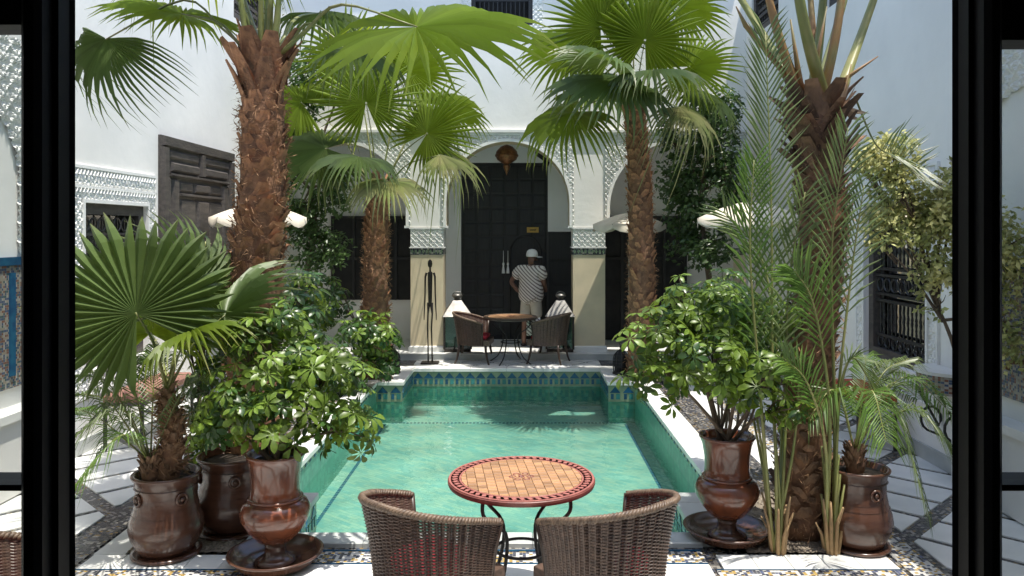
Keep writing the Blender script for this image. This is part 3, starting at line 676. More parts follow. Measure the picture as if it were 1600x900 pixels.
# gallery: floor, ceiling, back wall
BY = 14.95
gf = MB().box(-WX + .002, WX - .002, GY, BY, -.011, GZ - .012).build('gallery_floor', 'marble_grey'); tag(gf, 'raised marble gallery floor behind the arcade', kind='structure')
for i, (a, b) in enumerate(run(-WX + .01, WX - .01, 12)):
    for c, d in ((GY - .015, FY + .1), (FY + .1, FY + .75), (FY + .75, BY)): slab([(a + .002, c + .002), (b - .002, c + .002), (b - .002, d - .002), (a + .002, d - .002)], 'marble', GZ, GZ - .0115, 'floor_slab', gf)
bw = MB(); DX0, DX1, DZ = -.90, .73, 3.42
bw.box(-WX + .002, DX0, BY, BY + .3, 0, 4.4).box(DX1, WX - .002, BY, BY + .3, 2.13, 4.4).box(DX0, DX1, BY, BY + .3, DZ, 4.4)
bw.box(1.252, WX - .002, BY, BY + .3, 0, 2.129); bw.box(-WX + .002, WX - .002, FY + AT, BY + .3, 4.402, 4.6); bw.build('gallery_wall', 'plaster', arc)
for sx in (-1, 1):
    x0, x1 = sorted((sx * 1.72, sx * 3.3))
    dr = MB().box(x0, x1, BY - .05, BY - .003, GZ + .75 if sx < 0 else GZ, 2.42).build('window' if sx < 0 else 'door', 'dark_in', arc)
    g = MB()
    for k in range(5): xx = x0 + (x1 - x0) * k / 4; g.box(xx - .025, xx + .025, BY - .085, BY - .052, (GZ + .75 if sx < 0 else GZ), 2.42)
    g.box(x0, x1, BY - .083, BY - .053, 2.36, 2.42); g.box(x0, x1, BY - .083, BY - .053, 1.6, 1.65); g.build('frame', 'wood_dark', dr)
# great cedar door with panels, an arched wicket and the open wicket leaf beside it
dm = MB().box(DX0, DX1, BY + .02, BY + .1, GZ, DZ).build('door', 'wood_dark', arc)
for i, (a, b) in enumerate(run(DX0 + .03, DX1 - .03, 6)):
    for j, (c, d) in enumerate(run(GZ + .05, DZ - .05, 12)):
        if i in (3, 4) and j < 7: continue
        MB().add([(a + .012, BY + .018, c + .012), (b - .012, BY + .018, c + .012), (b - .012, BY + .018, d - .012), (a + .012, BY + .018, d - .012), (a + .03, BY + .009, c + .03), (b - .03, BY + .009, c + .03), (b - .03, BY + .009, d - .03), (a + .03, BY + .009, d - .03)],
                 [(0, 1, 5, 4), (1, 2, 6, 5), (2, 3, 7, 6), (3, 0, 4, 7), (4, 5, 6, 7)]).build('door_panel', 'wood_dark', dm)
wk = MB(); pts = [(.02, GZ)] + [(.31 - .29 * cos(t * pi / 12), 1.72 + .33 * sin(t * pi / 12)) for t in range(13)] + [(.60, GZ)]
wk.tube([(x, BY + .005, z) for x, z in pts], .02, 6); wk.build('wicket_arch', 'wood_dark', dm)
lf = MB().box(DX1 + .003, 1.25, BY - .03, BY + .1, GZ, 2.128).build('door', 'wood_dark', arc)
for c, d in run(GZ + .1, 2.05, 4): MB().box(DX1 + .06, 1.2, BY - .045, BY - .031, c + .02, d - .02).build('door_panel', 'wood_dark', lf)
sg = MB().box(.335, .555, BY - .03, BY - .012, 2.11, 2.21).build('door_sign', pm('gold_sign', (.52, .33, .06), (.44, .27, .05), rough=.4, scale=10), dm)
# small plate over the wicket
eng = MB(); rs = random.Random(4); x = .385                         # too worn to read: a row of engraved strokes
eng.tube([(.385 + .12 * k / 24, BY - .031, 2.158 + .016 * sin(k * 1.9) + rs.uniform(-.004, .004)) for k in range(25)], .004, 4)
eng.build('engraving', 'bronze', sg)
# two pale tassels on the door
for k, x in enumerate((-.105, -.02)):
    t = thing('door_tassel', 'pale silk tassel hanging from the handle of the black cedar door', 'tassel', (x, BY - .03, 1.35), group='pale tassels on the cedar door')
    MB().lathe([(.004, .42), (.006, .2), (.018, .19), (.022, .16), (.012, .14)], 8).build('cord', 'white_cloth', t, world=False)
    MB().lathe([(.012, .14), (.024, .08), (.032, 0), (.03, -.005)], 10).build('tassel_skirt', 'white_cloth', t, world=False)
# ---------------------------------------------------------------- near front: the door we look through
nf = thing('near_front', 'white front wall around the black door frame', 'wall', (.2, NY, 0))
m = MB(); ox0, ox1, oz0, oz1 = -.95, 1.35, .5, 2.62
xs = [-WX, ox0, ox1, WX]; zs = [-.05, oz0, oz1, WH]
for i in range(3):
    for j in range(3):
        if (i, j) == (1, 1): continue
        for y in (NY, NY - .3): m.quad((xs[i], y, zs[j]), (xs[i + 1], y, zs[j]), (xs[i + 1], y, zs[j + 1]), (xs[i], y, zs[j + 1]))
m.quad((ox0, NY, oz0), (ox0, NY - .3, oz0), (ox0, NY - .3, oz1), (ox0, NY, oz1)); m.quad((ox1, NY, oz0), (ox1, NY - .3, oz0), (ox1, NY - .3, oz1), (ox1, NY, oz1))
m.quad((ox0, NY, oz1), (ox1, NY, oz1), (ox1, NY - .3, oz1), (ox0, NY - .3, oz1)); m.quad((ox0, NY, oz0), (ox1, NY, oz0), (ox1, NY - .3, oz0), (ox0, NY - .3, oz0))
m.quad((-WX, NY, WH), (WX, NY, WH), (WX, NY - .3, WH), (-WX, NY - .3, WH))
m.build('wall', 'plaster', nf)
fr = thing('glazed_door', 'black lacquered glazed door frame standing open to the courtyard', 'door', (.2, 1.1, .5))
def postm(a, b, ya, yb):
    c = .007; return MB().prism([(a + c, ya), (b - c, ya), (b, ya + c), (b, yb - c), (b - c, yb), (a + c, yb), (a, yb - c), (a, ya + c)], .5, 2.6)
f = MB()
def pxX(px, Y=1.03): return CAMX + (px - CX) * Y / F
for a, b, c in ((28, 62, 113), (1572, 1542, 1493)):
    x0, x1 = sorted((pxX(a), pxX(b))); postm(x0, x1 - .001, 1.03, 1.09).build('jamb', 'frame', fr)
    x0, x1 = sorted((pxX(b), pxX(c, 1.10))); postm(x0, x1, 1.06, 1.10).build('stile', 'frame', fr)
for a, b, s in ((ox0, pxX(28), 1), (pxX(1572), ox1, 2)):
    g = MB().box(a, b - .001, 1.045, 1.10, 2.42 if s == 1 else 2.40, 2.6).box(a, b - .001, 1.045, 1.10, 1.808, 1.816).box(a, b - .001, 1.045, 1.10, .5, .62).build('rail', 'frame', fr)
    MB().quad((a, 1.07, .62), (b, 1.07, .62), (b, 1.07, 2.42), (a, 1.07, 2.42)).build('pane', 'glass', fr)
MB().box(ox0, ox1, 1.0, 1.13, 2.602, 2.619).build('head', 'frame', fr)
# the unlit room the camera stands in
rm = MB()
rm.quad((-2, -2.5, .5), (2.4, -2.5, .5), (2.4, .85, .5), (-2, .85, .5)); o = rm.build('room_floor', 'wood_dark'); tag(o, 'dark floor of the room behind the door', kind='structure')
rm = MB(); rm.quad((-2, -2.5, 3), (2.4, -2.5, 3), (2.4, .85, 3), (-2, .85, 3)); o = rm.build('room_ceiling', 'dark_in'); tag(o, 'ceiling of the unlit room', kind='structure')
rm = MB(); rm.quad((-2, -2.5, .5), (2.4, -2.5, .5), (2.4, -2.5, 3), (-2, -2.5, 3)); rm.quad((-2, -2.5, .5), (-2, .85, .5), (-2, .85, 3), (-2, -2.5, 3)); rm.quad((2.4, -2.5, .5), (2.4, .85, .5), (2.4, .85, 3), (2.4, -2.5, 3))
o = rm.build('room_wall', 'dark_in'); tag(o, 'walls of the unlit room', kind='structure')
# ================================================================ furniture and small things
R = random.Random(11)
# ---------------------------------------------------------------- wicker barrel chair
def chair_proto():
    th = thing('wicker_chair', 'wicker barrel chair at the pool-edge table, its back towards the shaded planters and dark urn', 'chair', group='wicker barrel chairs')
    # plan: horseshoe open towards +Y; t in 0..1 runs arm end - back - arm end
    def plan(t, k):
        a = pi * (-.30 + 1.60 * t); rx, ry = .33 * k, .34 * k
        x = -rx * cos(a) * (1 if abs(cos(a)) < .95 else 1); y = -ry * sin(a) 
        if t < .2: s = (.2 - t) / .2; x = -rx + .03 * s * 0 - 0; x = -rx * (1 - .02 * s); y = (-ry * sin(pi * (-.30 + 1.60 * .2))) + s * .20
        if t > .8: s = (t - .8) / .2; x = rx * (1 - .02 * s); y = (-ry * sin(pi * (-.30 + 1.60 * .8))) + s * .20
        return x, y
    # smooth the horseshoe by resampling
    raw = [plan(i / 120, 1) for i in range(121)]
    for _ in range(10): raw = [raw[0]] + [tuple((raw[i - 1][k] + raw[i + 1][k] + 2 * raw[i][k]) / 4 for k in (0, 1)) for i in range(1, 120)] + [raw[-1]]
    cum = [0]
    for i in range(1, 121): cum.append(cum[-1] + sqrt((raw[i][0] - raw[i - 1][0]) ** 2 + (raw[i][1] - raw[i - 1][1]) ** 2))
    def P(t):
        s = t * cum[-1]; i = 0
        while i < 119 and cum[i + 1] < s: i += 1
        f = (s - cum[i]) / (cum[i + 1] - cum[i]); return V((raw[i][0] + (raw[i + 1][0] - raw[i][0]) * f, raw[i][1] + (raw[i + 1][1] - raw[i][1]) * f))
    def top(t): q = abs(t - .5) * 2; return .80 - .15 * q ** 1.6
    def S(t, v):
        p = P(t); z = .30 + (top(t) - .30) * v; k = .86 + .17 * v - .05 * sin(pi * v) * .6
        return V((p.x * k, p.y * k - .02 * v, z))
    def N(t): 
        d = P(min(t + .01, 1)) - P(max(t - .01, 0)); return V((d.y, -d.x, 0)).normalized()
    ns, nr = 46, 56; m = MB()
    Ns = [N(i / (2 * ns)) for i in range(2 * ns + 1)]
    for r in range(nr):
        v = (r + .5) / nr; pts = []
        for i in range(2 * ns + 1):
            t = i / (2 * ns); ph = (1 if (i // 2 + r) % 2 else -1) * (1 if i % 2 else 0)
            pts.append(S(t, v) + Ns[i] * .006 * ph)
        m.tube(pts, .0044, 5, False, flat=1.75)
    w = m.build('woven_shell', 'wicker', th, world=False); w['kind'] = 'stuff'
    st = MB()
    for i in range(ns + 1):
        t = i / ns; st.tube([S(t, v) for v in (0, .25, .5, .75, 1)], .006, 5, False)
    o = st.build('stakes', 'wicker', th, world=False); o['kind'] = 'stuff'
    rm = MB(); K = 150
    for s in range(3):                                                     # braided rim of three strands
        pts = []
        for i in range(K + 1):
            t = i / K; a = t * 2 * pi * 26 + s * 2 * pi / 3; pts.append(S(t, 1.0) + Ns[int(t * 2 * ns)] * (.011 * cos(a)) + V((0, 0, .006 + .011 * sin(a))))
        rm.tube(pts, .0105, 6)
    rm.build('braided_rim', 'wicker_rim', th, smooth=True, world=False)
    for t in (0, 1):
        e = MB().tube([S(t, v) for v in (0, .3, .6, 1.03)], [.014, .014, .015, .017], 8); e.build('arm_post', 'wood_leg', th, smooth=True, world=False)
    sr = MB(); ring = [S(i / 40, 0) for i in range(41)]; ring = [V((p.x, p.y + (.11 if p.y > .05 else 0), 0)) for p in ring]
    sr.prism([(p.x, p.y) for p in ring], .30, .385, b=.004); sr.build('seat', 'wicker', th, world=False)
    cu = MB(); cs = [(V((p.x, p.y)) * .9) for p in ring]; cx = V((0, .02)); prof = [(.9, .386), (1.0, .40), (1.02, .425), (.97, .45), (.75, .462), (.3, .466)]
    for k, z in prof:
        for p in cs: q = cx + (p - cx) * k * .86; cu.v.append((q.x, q.y, z))
    n = len(cs)
    for i in range(len(prof) - 1):
        for k in range(n): cu.f.append((i * n + k, i * n + (k + 1) % n, (i + 1) * n + (k + 1) % n, (i + 1) * n + k))
    cu.f.append(tuple(range((len(prof) - 1) * n, len(prof) * n))); cu.build('cushion', 'red', th, smooth=True, world=False)
    for x, y in ((-.25, .20), (.25, .20), (-.2, -.24), (.2, -.24)):
        s = 1 if y > 0 else -1
        MB().tube([(x, y, .31), (x * 1.02, y * 1.03, .2), (x * 1.08, y + s * .03, .08), (x * 1.16, y + s * .06, 0)], [.022, .02, .016, .015], 8).build('leg', 'wood_leg', th, smooth=True, world=False)
    return th
def face(dx, dy): return math.atan2(-dx, dy)
ch = chair_proto(); ch.location = (-.26, 4.17, 0); ch.rotation_euler.z = face(.64, .77)
dup(ch, (.655, 4.17, 0), face(-.64, .77), 'wicker barrel chair at the pool-edge table, its back towards the cut palm stalks')
dup(ch, (-2.06, 3.5, 0), face(.8, .6), 'brown wicker barrel chair beside the black door post, only its rim in view')
fc1 = dup(ch, (-.52, 13.02, 0), face(.95, -.1), 'wicker chair with red cushion beside the thin bronze figure by the arcade')
fc2 = dup(ch, (.66, 13.0, 0), face(-.92, .35), 'wicker chair with red cushion and a striped cloth over its arm')
def towel():
    m = MB(); X, Y = .42, 12.98
    pts = [(0, -.0, .46), (0, -.015, .6), (0, -.0, .72), (0, .03, .745), (0, .06, .72), (0, .07, .6)]
    n = 8
    for j, (dx, dy, z) in enumerate(pts):
        for i in range(n + 1): u = (i / n - .5) * .22; m.v.append((X + u, Y - .16 + dy + .008 * sin(i * 2.1 + j), z - .01 * sin(i * 1.3)))
    for j in range(len(pts) - 1):
        for i in range(n): m.f.append((j * (n + 1) + i, j * (n + 1) + i + 1, (j + 1) * (n + 1) + i + 1, (j + 1) * (n + 1) + i))
    o = m.build('striped_cloth', 'stripe', smooth=True); tag(o, 'striped cloth hung over the arm of a wicker chair by the far table', 'cloth')
    so_ = o.modifiers.new('thick', 'SOLIDIFY'); so_.thickness = .006
towel()
# ---------------------------------------------------------------- mosaic tables on iron legs
def table(loc, label, r, h, rz=0, detail=True, m1='clay_red', m2='clay_pink'):
    th = thing('mosaic_table', label, 'table', loc, rz)
    z = h
    tp = MB().lathe([(0, z - .035), (r - .02, z - .035), (r - .004, z - .03), (r, z - .018), (r, z - .006), (r - .006, z - .001), (r - .02, z), (0, z)], 64).build('table_top', m1, th, world=False)
    MB().lathe([(r - .018, z + .0005), (r - .016, z + .004), (r - .006, z + .004), (r - .004, z + .0005)], 64).build('rim_band', m2, tp, world=False)
    MB().lathe([(r - .075, z + .0005), (r - .073, z + .0035), (r - .066, z + .0035), (r - .064, z + .0005)], 64).build('inner_band', m2, tp, world=False)
    if detail:
        K = 56; mt = MB().box(-.011, .011, -.016, .016, -.0005, .004).mesh('border_tile', m2)
        for k in range(K):
            a = 2 * pi * k / K; q = Matrix.Rotation(a, 4, 'Z') @ Matrix.Translation((0, r - .041, z)) @ Matrix.Rotation(.5, 4, 'Z'); put('border_tile', mt, tp, q, world=False)
        rf = r - .077; s = .052; n = int(rf / s) + 2
        for i in range(-n, n):
            for j in range(-n, n):
                x0, y0 = i * s + .0012, j * s * 1.0 + .0012 + (.5 * s if i % 2 else 0); x1, y1 = x0 + s - .0024, y0 + s - .0024
                cs = [(x0, y0), (x1, y0), (x1, y1), (x0, y1)]
                # clip to the circle with a 32-gon
                p = cs
                for t in range(28):
                    a = 2 * pi * t / 28; nx_, ny_ = cos(a), sin(a); out = []
                    for q in range(len(p)):
                        A, Bp = p[q - 1], p[q]; fa = rf - A[0] * nx_ - A[1] * ny_; fb = rf - Bp[0] * nx_ - Bp[1] * ny_
                        if (fa >= 0) != (fb >= 0): u = fa / (fa - fb); out.append((A[0] + (Bp[0] - A[0]) * u, A[1] + (Bp[1] - A[1]) * u))
                        if fb >= 0: out.append(Bp)
                    p = out
                    if len(p) < 3: break
                if len(p) < 3 or area(p) < .0001: continue
                cx = sum(q[0] for q in p) / len(p); cy = sum(q[1] for q in p) / len(p)
                me = MB().prism([(q[0] - cx, q[1] - cy) for q in p], -.0005, .003 + R.uniform(0, .0008), b=.0012).mesh('field_tile', 'ochre')
                put('field_tile', me, tp, Matrix.Translation((cx, cy, z)), world=False)
        ro = MB()
        for k in range(6):                                                # curled rosette in the centre
            a = k * pi / 3; c = V((.052 * cos(a), .052 * sin(a), z + .0045))
            ro.tube([c + V((.021 * cos(a + pi + t) * (1 - .06 * t), .021 * sin(a + pi + t) * (1 - .06 * t), 0)) for t in [q * .55 for q in range(11)]], .0038, 4, flat=.5)
        ro.tube([(.014 * cos(t), .014 * sin(t), z + .0045) for t in [q * .7 for q in range(10)]], .004, 4)
        ro.build('rosette', 'clay_red', tp, world=False)
    for k in range(4):
        a = pi / 4 + k * pi / 2; d = V((cos(a), sin(a), 0))
        pts = bez([d * r * .80 + V((0, 0, z - .036)), d * r * .80 + V((0, 0, z - .12)), d * r * .62 + V((0, 0, z - .2)), d * r * .34 + V((0, 0, z * .62)), d * r * .33 + V((0, 0, z * .42)), d * r * .5 + V((0, 0, z * .16)), d * r * .78 + V((0, 0, .02)), d * r * .86 + V((0, 0, .0))], 28)
        MB().tube(pts, .0105, 8).build('leg', 'iron', th, smooth=True, world=False)
    MB().tube([(r * .35 * cos(t * pi / 16), r * .35 * sin(t * pi / 16), z * .45) for t in range(33)], .009, 8, False).build('leg_ring', 'iron', th, smooth=True, world=False)
    MB().tube([(r * .74 * cos(t * pi / 24), r * .74 * sin(t * pi / 24), z - .045) for t in range(49)], .009, 6, False).build('top_ring', 'iron', th, smooth=True, world=False)
    return th
table((.21, 4.55, 0), 'round red and ochre mosaic table on iron legs at the pool edge', .42, .74, .12)
table((.05, 12.95, 0), 'round clay table on iron legs between two red-cushioned chairs by the arcade', .44, .75, .3, True, 'wood_leg', 'wicker_rim')
# ---------------------------------------------------------------- pots
def lathe_obj(name, prof, mat, parent, n=40): return MB().lathe(prof, n).build(name, mat, parent, smooth=True, world=False)
def urn(loc, label, s=1.0):
    th = thing('glazed_urn', label, 'urn', loc, R.uniform(0, 6))
    lathe_obj('saucer', [(0, .0), (.19, .0), (.25, .03), (.285, .075), (.30, .082), (.302, .092), (.288, .094), (.255, .055), (.2, .03), (.13, .026), (.128, .022), (0, .022)], 'glaze_dk', th)
    lathe_obj('foot', [(0, .023), (.125, .023), (.13, .035), (.10, .055), (.07, .075), (.066, .12), (.072, .15)], 'glaze_dk', th)
    lathe_obj('belly', [(.071, .15), (.12, .175), (.175, .24), (.215, .31), (.222, .36), (.20, .405), (.165, .43)], 'glaze', th)
    lathe_obj('neck', [(.168, .431), (.158, .44), (.152, .50), (.155, .58), (.168, .66), (.185, .705), (.192, .712), (.19, .724), (.176, .726), (.168, .70), (.15, .66)], 'glaze', th)
    lathe_obj('shoulder_ring', [(.160, .425), (.172, .432), (.174, .441), (.160, .447)], 'glaze', th)
    lathe_obj('soil', [(0, .672), (.10, .675), (.158, .668)], 'soil', th)
    return th
def jar(loc, label, s=1.0, rz=0, mat='glaze_dk'):
    th = thing('glazed_planter', label, 'planter', loc, rz)
    k = s
    lathe_obj('body', [(0, .028), (.175 * k, .028), (.19 * k, .06), (.225 * k, .13), (.238 * k, .19), (.228 * k, .25), (.205 * k, .31), (.192 * k, .38), (.192 * k, .45), (.20 * k, .50), (.218 * k, .525), (.222 * k, .538), (.212 * k, .546), (.192 * k, .54), (.182 * k, .49)], mat, th)
    lathe_obj('base_dish', [(0, .0), (.205 * k, .0), (.222 * k, .012), (.222 * k, .026), (.20 * k, .0275), (0, .0275)], mat, th)
    lathe_obj('soil', [(0, .505), (.1 * k, .51), (.187 * k, .50)], 'soil', th)
    for z in (.33, .29, .46): lathe_obj('groove_ring', [(.19 * k, z - .004), ((.203 if z > .3 else .216) * k, z), (.19 * k, z + .004)], mat, th)
    for a in (0, pi / 2, pi, 3 * pi / 2):                                  # ring medallions
        m = MB(); m.tube([(.035 * cos(t * pi / 8), -.197 * k, .40 + .035 * sin(t * pi / 8)) for t in range(17)], .010, 6, False); m.lathe([(.0, -.006), (.014, -.004), (.014, .012), (0, .014)], 10)
        n0 = len(m.v) - 40; m.v[n0:] = [(x, -.195 * k - z, .40 + y) for x, y, z in m.v[n0:]]
        m.xf(Matrix.Rotation(a, 4, 'Z')); m.build('ring_medallion', mat, th, smooth=True, world=False)
    return th
UL = V((-1.37, 5.12, 0)); UR = V((1.645, 5.55, .0)); JL = V((-2.15, 5.3, 0)); JR = V((2.5, 5.42, 0)); JB = V((-1.86, 5.72, 0))
urn(UL, 'brown glazed urn in a wide saucer standing before the big fan palm trunk')
urn(UR, 'reddish glazed urn in a wide saucer beside the green cut palm stalks')
jar(JL, 'dark glazed planter with ring medallion beside the sunlit wing, holding a fan palm', rz=.9)
jar(JR, 'dark glazed planter on the star mosaic border, holding a small date palm', .95, rz=.25)
jar(JB, 'dark brown planter in deep shade between an urn and a planter', 1.12, rz=.4)
# ---------------------------------------------------------------- lanterns
def floor_lantern(loc, label):
    th = thing('floor_lantern', label, 'lantern', loc, .12, group='tall glass floor lanterns in the arch')
    a = .225; H = .60
    MB().box(-a, a, -a, a, .0, .05).build('base', 'bronze', th, world=False)
    for x in (-1, 1):
        for y in (-1, 1): MB().box(x * a - .016, x * a + .016, y * a - .016, y * a + .016, .05, H).build('post', 'bronze', th, world=False)
    for k in range(4):
        m = MB().quad((-a + .016, -a, .052), (a - .016, -a, .052), (a - .016, -a, H), (-a + .016, -a, H)).xf(Matrix.Rotation(k * pi / 2, 4, 'Z')); m.build('pane', 'glass_lantern', th, world=False)
    b = a + .03
    r = MB().add([(-b, -b, H), (b, -b, H), (b, b, H), (-b, b, H), (-.07, -.07, H + .26), (.07, -.07, H + .26), (.07, .07, H + .26), (-.07, .07, H + .26)], [(0, 1, 5, 4), (1, 2, 6, 5), (2, 3, 7, 6), (3, 0, 4, 7), (4, 5, 6, 7), (3, 2, 1, 0)]).build('roof', 'steel', th, world=False)
    MB().lathe([(.05, H + .26), (.045, H + .30), (.085, H + .32), (.09, H + .345), (.04, H + .37), (0, H + .375)], 16).build('finial', 'steel', r, smooth=True, world=False)
    MB().tube([(.075 * cos(t * pi / 10), 0, H + .345 + .055 * sin(t * pi / 10)) for t in range(21)], .011, 6, False).build('handle_ring', 'steel', r, smooth=True, world=False)
    MB().lathe([(0, .051), (.05, .051), (.05, .22), (0, .22)], 14).build('candle', 'white_cloth', th, world=False)
    return th
fl1 = floor_lantern((-.87, 13.62, GZ), 'tall glass and tin floor lantern at the pier behind the bronze figure')
dup(fl1, (.90, 13.62, GZ), -.1, 'tall glass and tin floor lantern behind the chair with the striped cloth')
def small_lantern(loc, label):
    th = thing('iron_lantern', label, 'lantern', loc, .3, group='small black pierced lanterns')
    lathe_obj('base', [(0, 0), (.125, 0), (.125, .03), (.105, .04)], 'iron', th, 8)
    for k in range(8):
        a = 2 * pi * k / 8; m = MB(); pts = [(.105, .04), (.115, .12), (.115, .22), (.10, .28), (.06, .33), (.02, .36)]
        m.tube([(r * cos(a), r * sin(a), z) for r, z in pts], .009, 4); m.build('rib', 'iron', th, world=False)
    for z, r in ((.12, .115), (.17, .117), (.22, .115), (.28, .10)): MB().tube([(r * cos(t * pi / 8), r * sin(t * pi / 8), z) for t in range(17)], .006, 4, False).build('hoop', 'iron', th, world=False)
    lathe_obj('inner_shade', [(.088, .04), (.098, .13), (.098, .22), (.08, .28), (.04, .33), (0, .355)], 'dark_in', th, 10)
    lathe_obj('finial', [(.02, .35), (.012, .38), (.026, .40), (.0, .43)], 'iron', th, 8)
    MB().tube([(.028 * cos(t * pi / 8), 0, .445 + .028 * sin(t * pi / 8)) for t in range(17)], .005, 4, False).build('ring', 'iron', th, world=False)
    return th
s1 = small_lantern((-1.70, 11.86, CT + .002), 'small black pierced lantern on the pool corner near the bronze figure')
dup(s1, (1.70, 11.8, CT + .002), .8, 'small black pierced lantern at the foot of the tall far fan palm')
def hanging(loc, r, label, mat):
    th = thing('hanging_lantern', label, 'lantern', loc, 0)
    lathe_obj('globe', [(0, -r * 1.05), (r * .12, -r * .85), (r * .45, -r * .62), (r * .85, -r * .35), (r, 0), (r * .92, r * .4), (r * .55, r * .8), (r * .2, r * .95), (0, r)], mat, th, 20)
    lathe_obj('finial', [(0, -r * 1.75), (r * .05, -r * 1.6), (r * .14, -r * 1.4), (r * .26, -r * 1.15), (r * .34, -r * .9), (r * .2, -r * .7)], mat, th, 14)
    lathe_obj('band', [(r * .98, -.02), (r * 1.04, -.01), (r * 1.04, .02), (r * .98, .03)], mat, th, 20)
    MB().tube([(0, 0, r * .95), (0, 0, 4.4 - loc[2])], .009, 5).build('chain', 'iron', th, world=False)
hanging((-.03, 14.1, 3.47), .20, 'rounded brass lantern with a pointed tip hanging under the middle arch', 'brass')
hanging((.68, 14.5, 3.56), .19, 'dark round lantern hanging behind the brass one', 'dark_in')
# ---------------------------------------------------------------- thin bronze figure
def figure():
    b = at(672, 568, 12.87); b.z = 0
    th = thing('thin_figure', 'tall thin dark bronze figure standing before the cream pier', 'statue', b, 0)
    MB().bbox(-.14, .14, -.11, .11, .001, .03, .005).build('base_plate', 'bronze', th, world=False)
    m = MB(); nb = 10
    m.tube([(.035, 0, .03), (.03, 0, .3), (.022, -.005, .55), (.035, 0, .80), (.02, 0, .98)], [.014, .010, .013, .012, .03], 8)
    m.tube([(-.03, 0, .03), (-.032, 0, .3), (-.04, -.005, .55), (-.035, 0, .80), (-.02, 0, .98)], [.014, .010, .013, .012, .03], 8)
    m.tube([(0, 0, .94), (0, 0, 1.05), (0, 0, 1.25), (0, 0, 1.42), (0, 0, 1.47), (0, 0, 1.49)], [.045, .052, .058, .066, .062, .02], nb, flat=.6)
    for s in (-1, 1): m.tube([(s * .058, 0, 1.465), (s * .078, 0, 1.40), (s * .082, 0, 1.15), (s * .088, .01, .95), (s * .098, .015, .78), (s * .098, .01, .70)], [.02, .016, .012, .011, .009, .006], 7)
    m.tube([(0, 0, 1.48), (0, 0, 1.53), (0, -.005, 1.57)], [.016, .014, .018], 8)
    m.tube([(0, -.004, 1.545), (0, -.008, 1.57), (0, -.006, 1.61), (0, 0, 1.65), (0, .002, 1.68)], [.014, .032, .038, .034, .012], 10)
    m.add([(-.008, -.04, 1.60), (.008, -.04, 1.60), (0, -.058, 1.592), (0, -.038, 1.63)], [(0, 1, 2), (0, 2, 3), (2, 1, 3)])
    m.build('body', 'bronze', th, smooth=True, world=False)
figure()
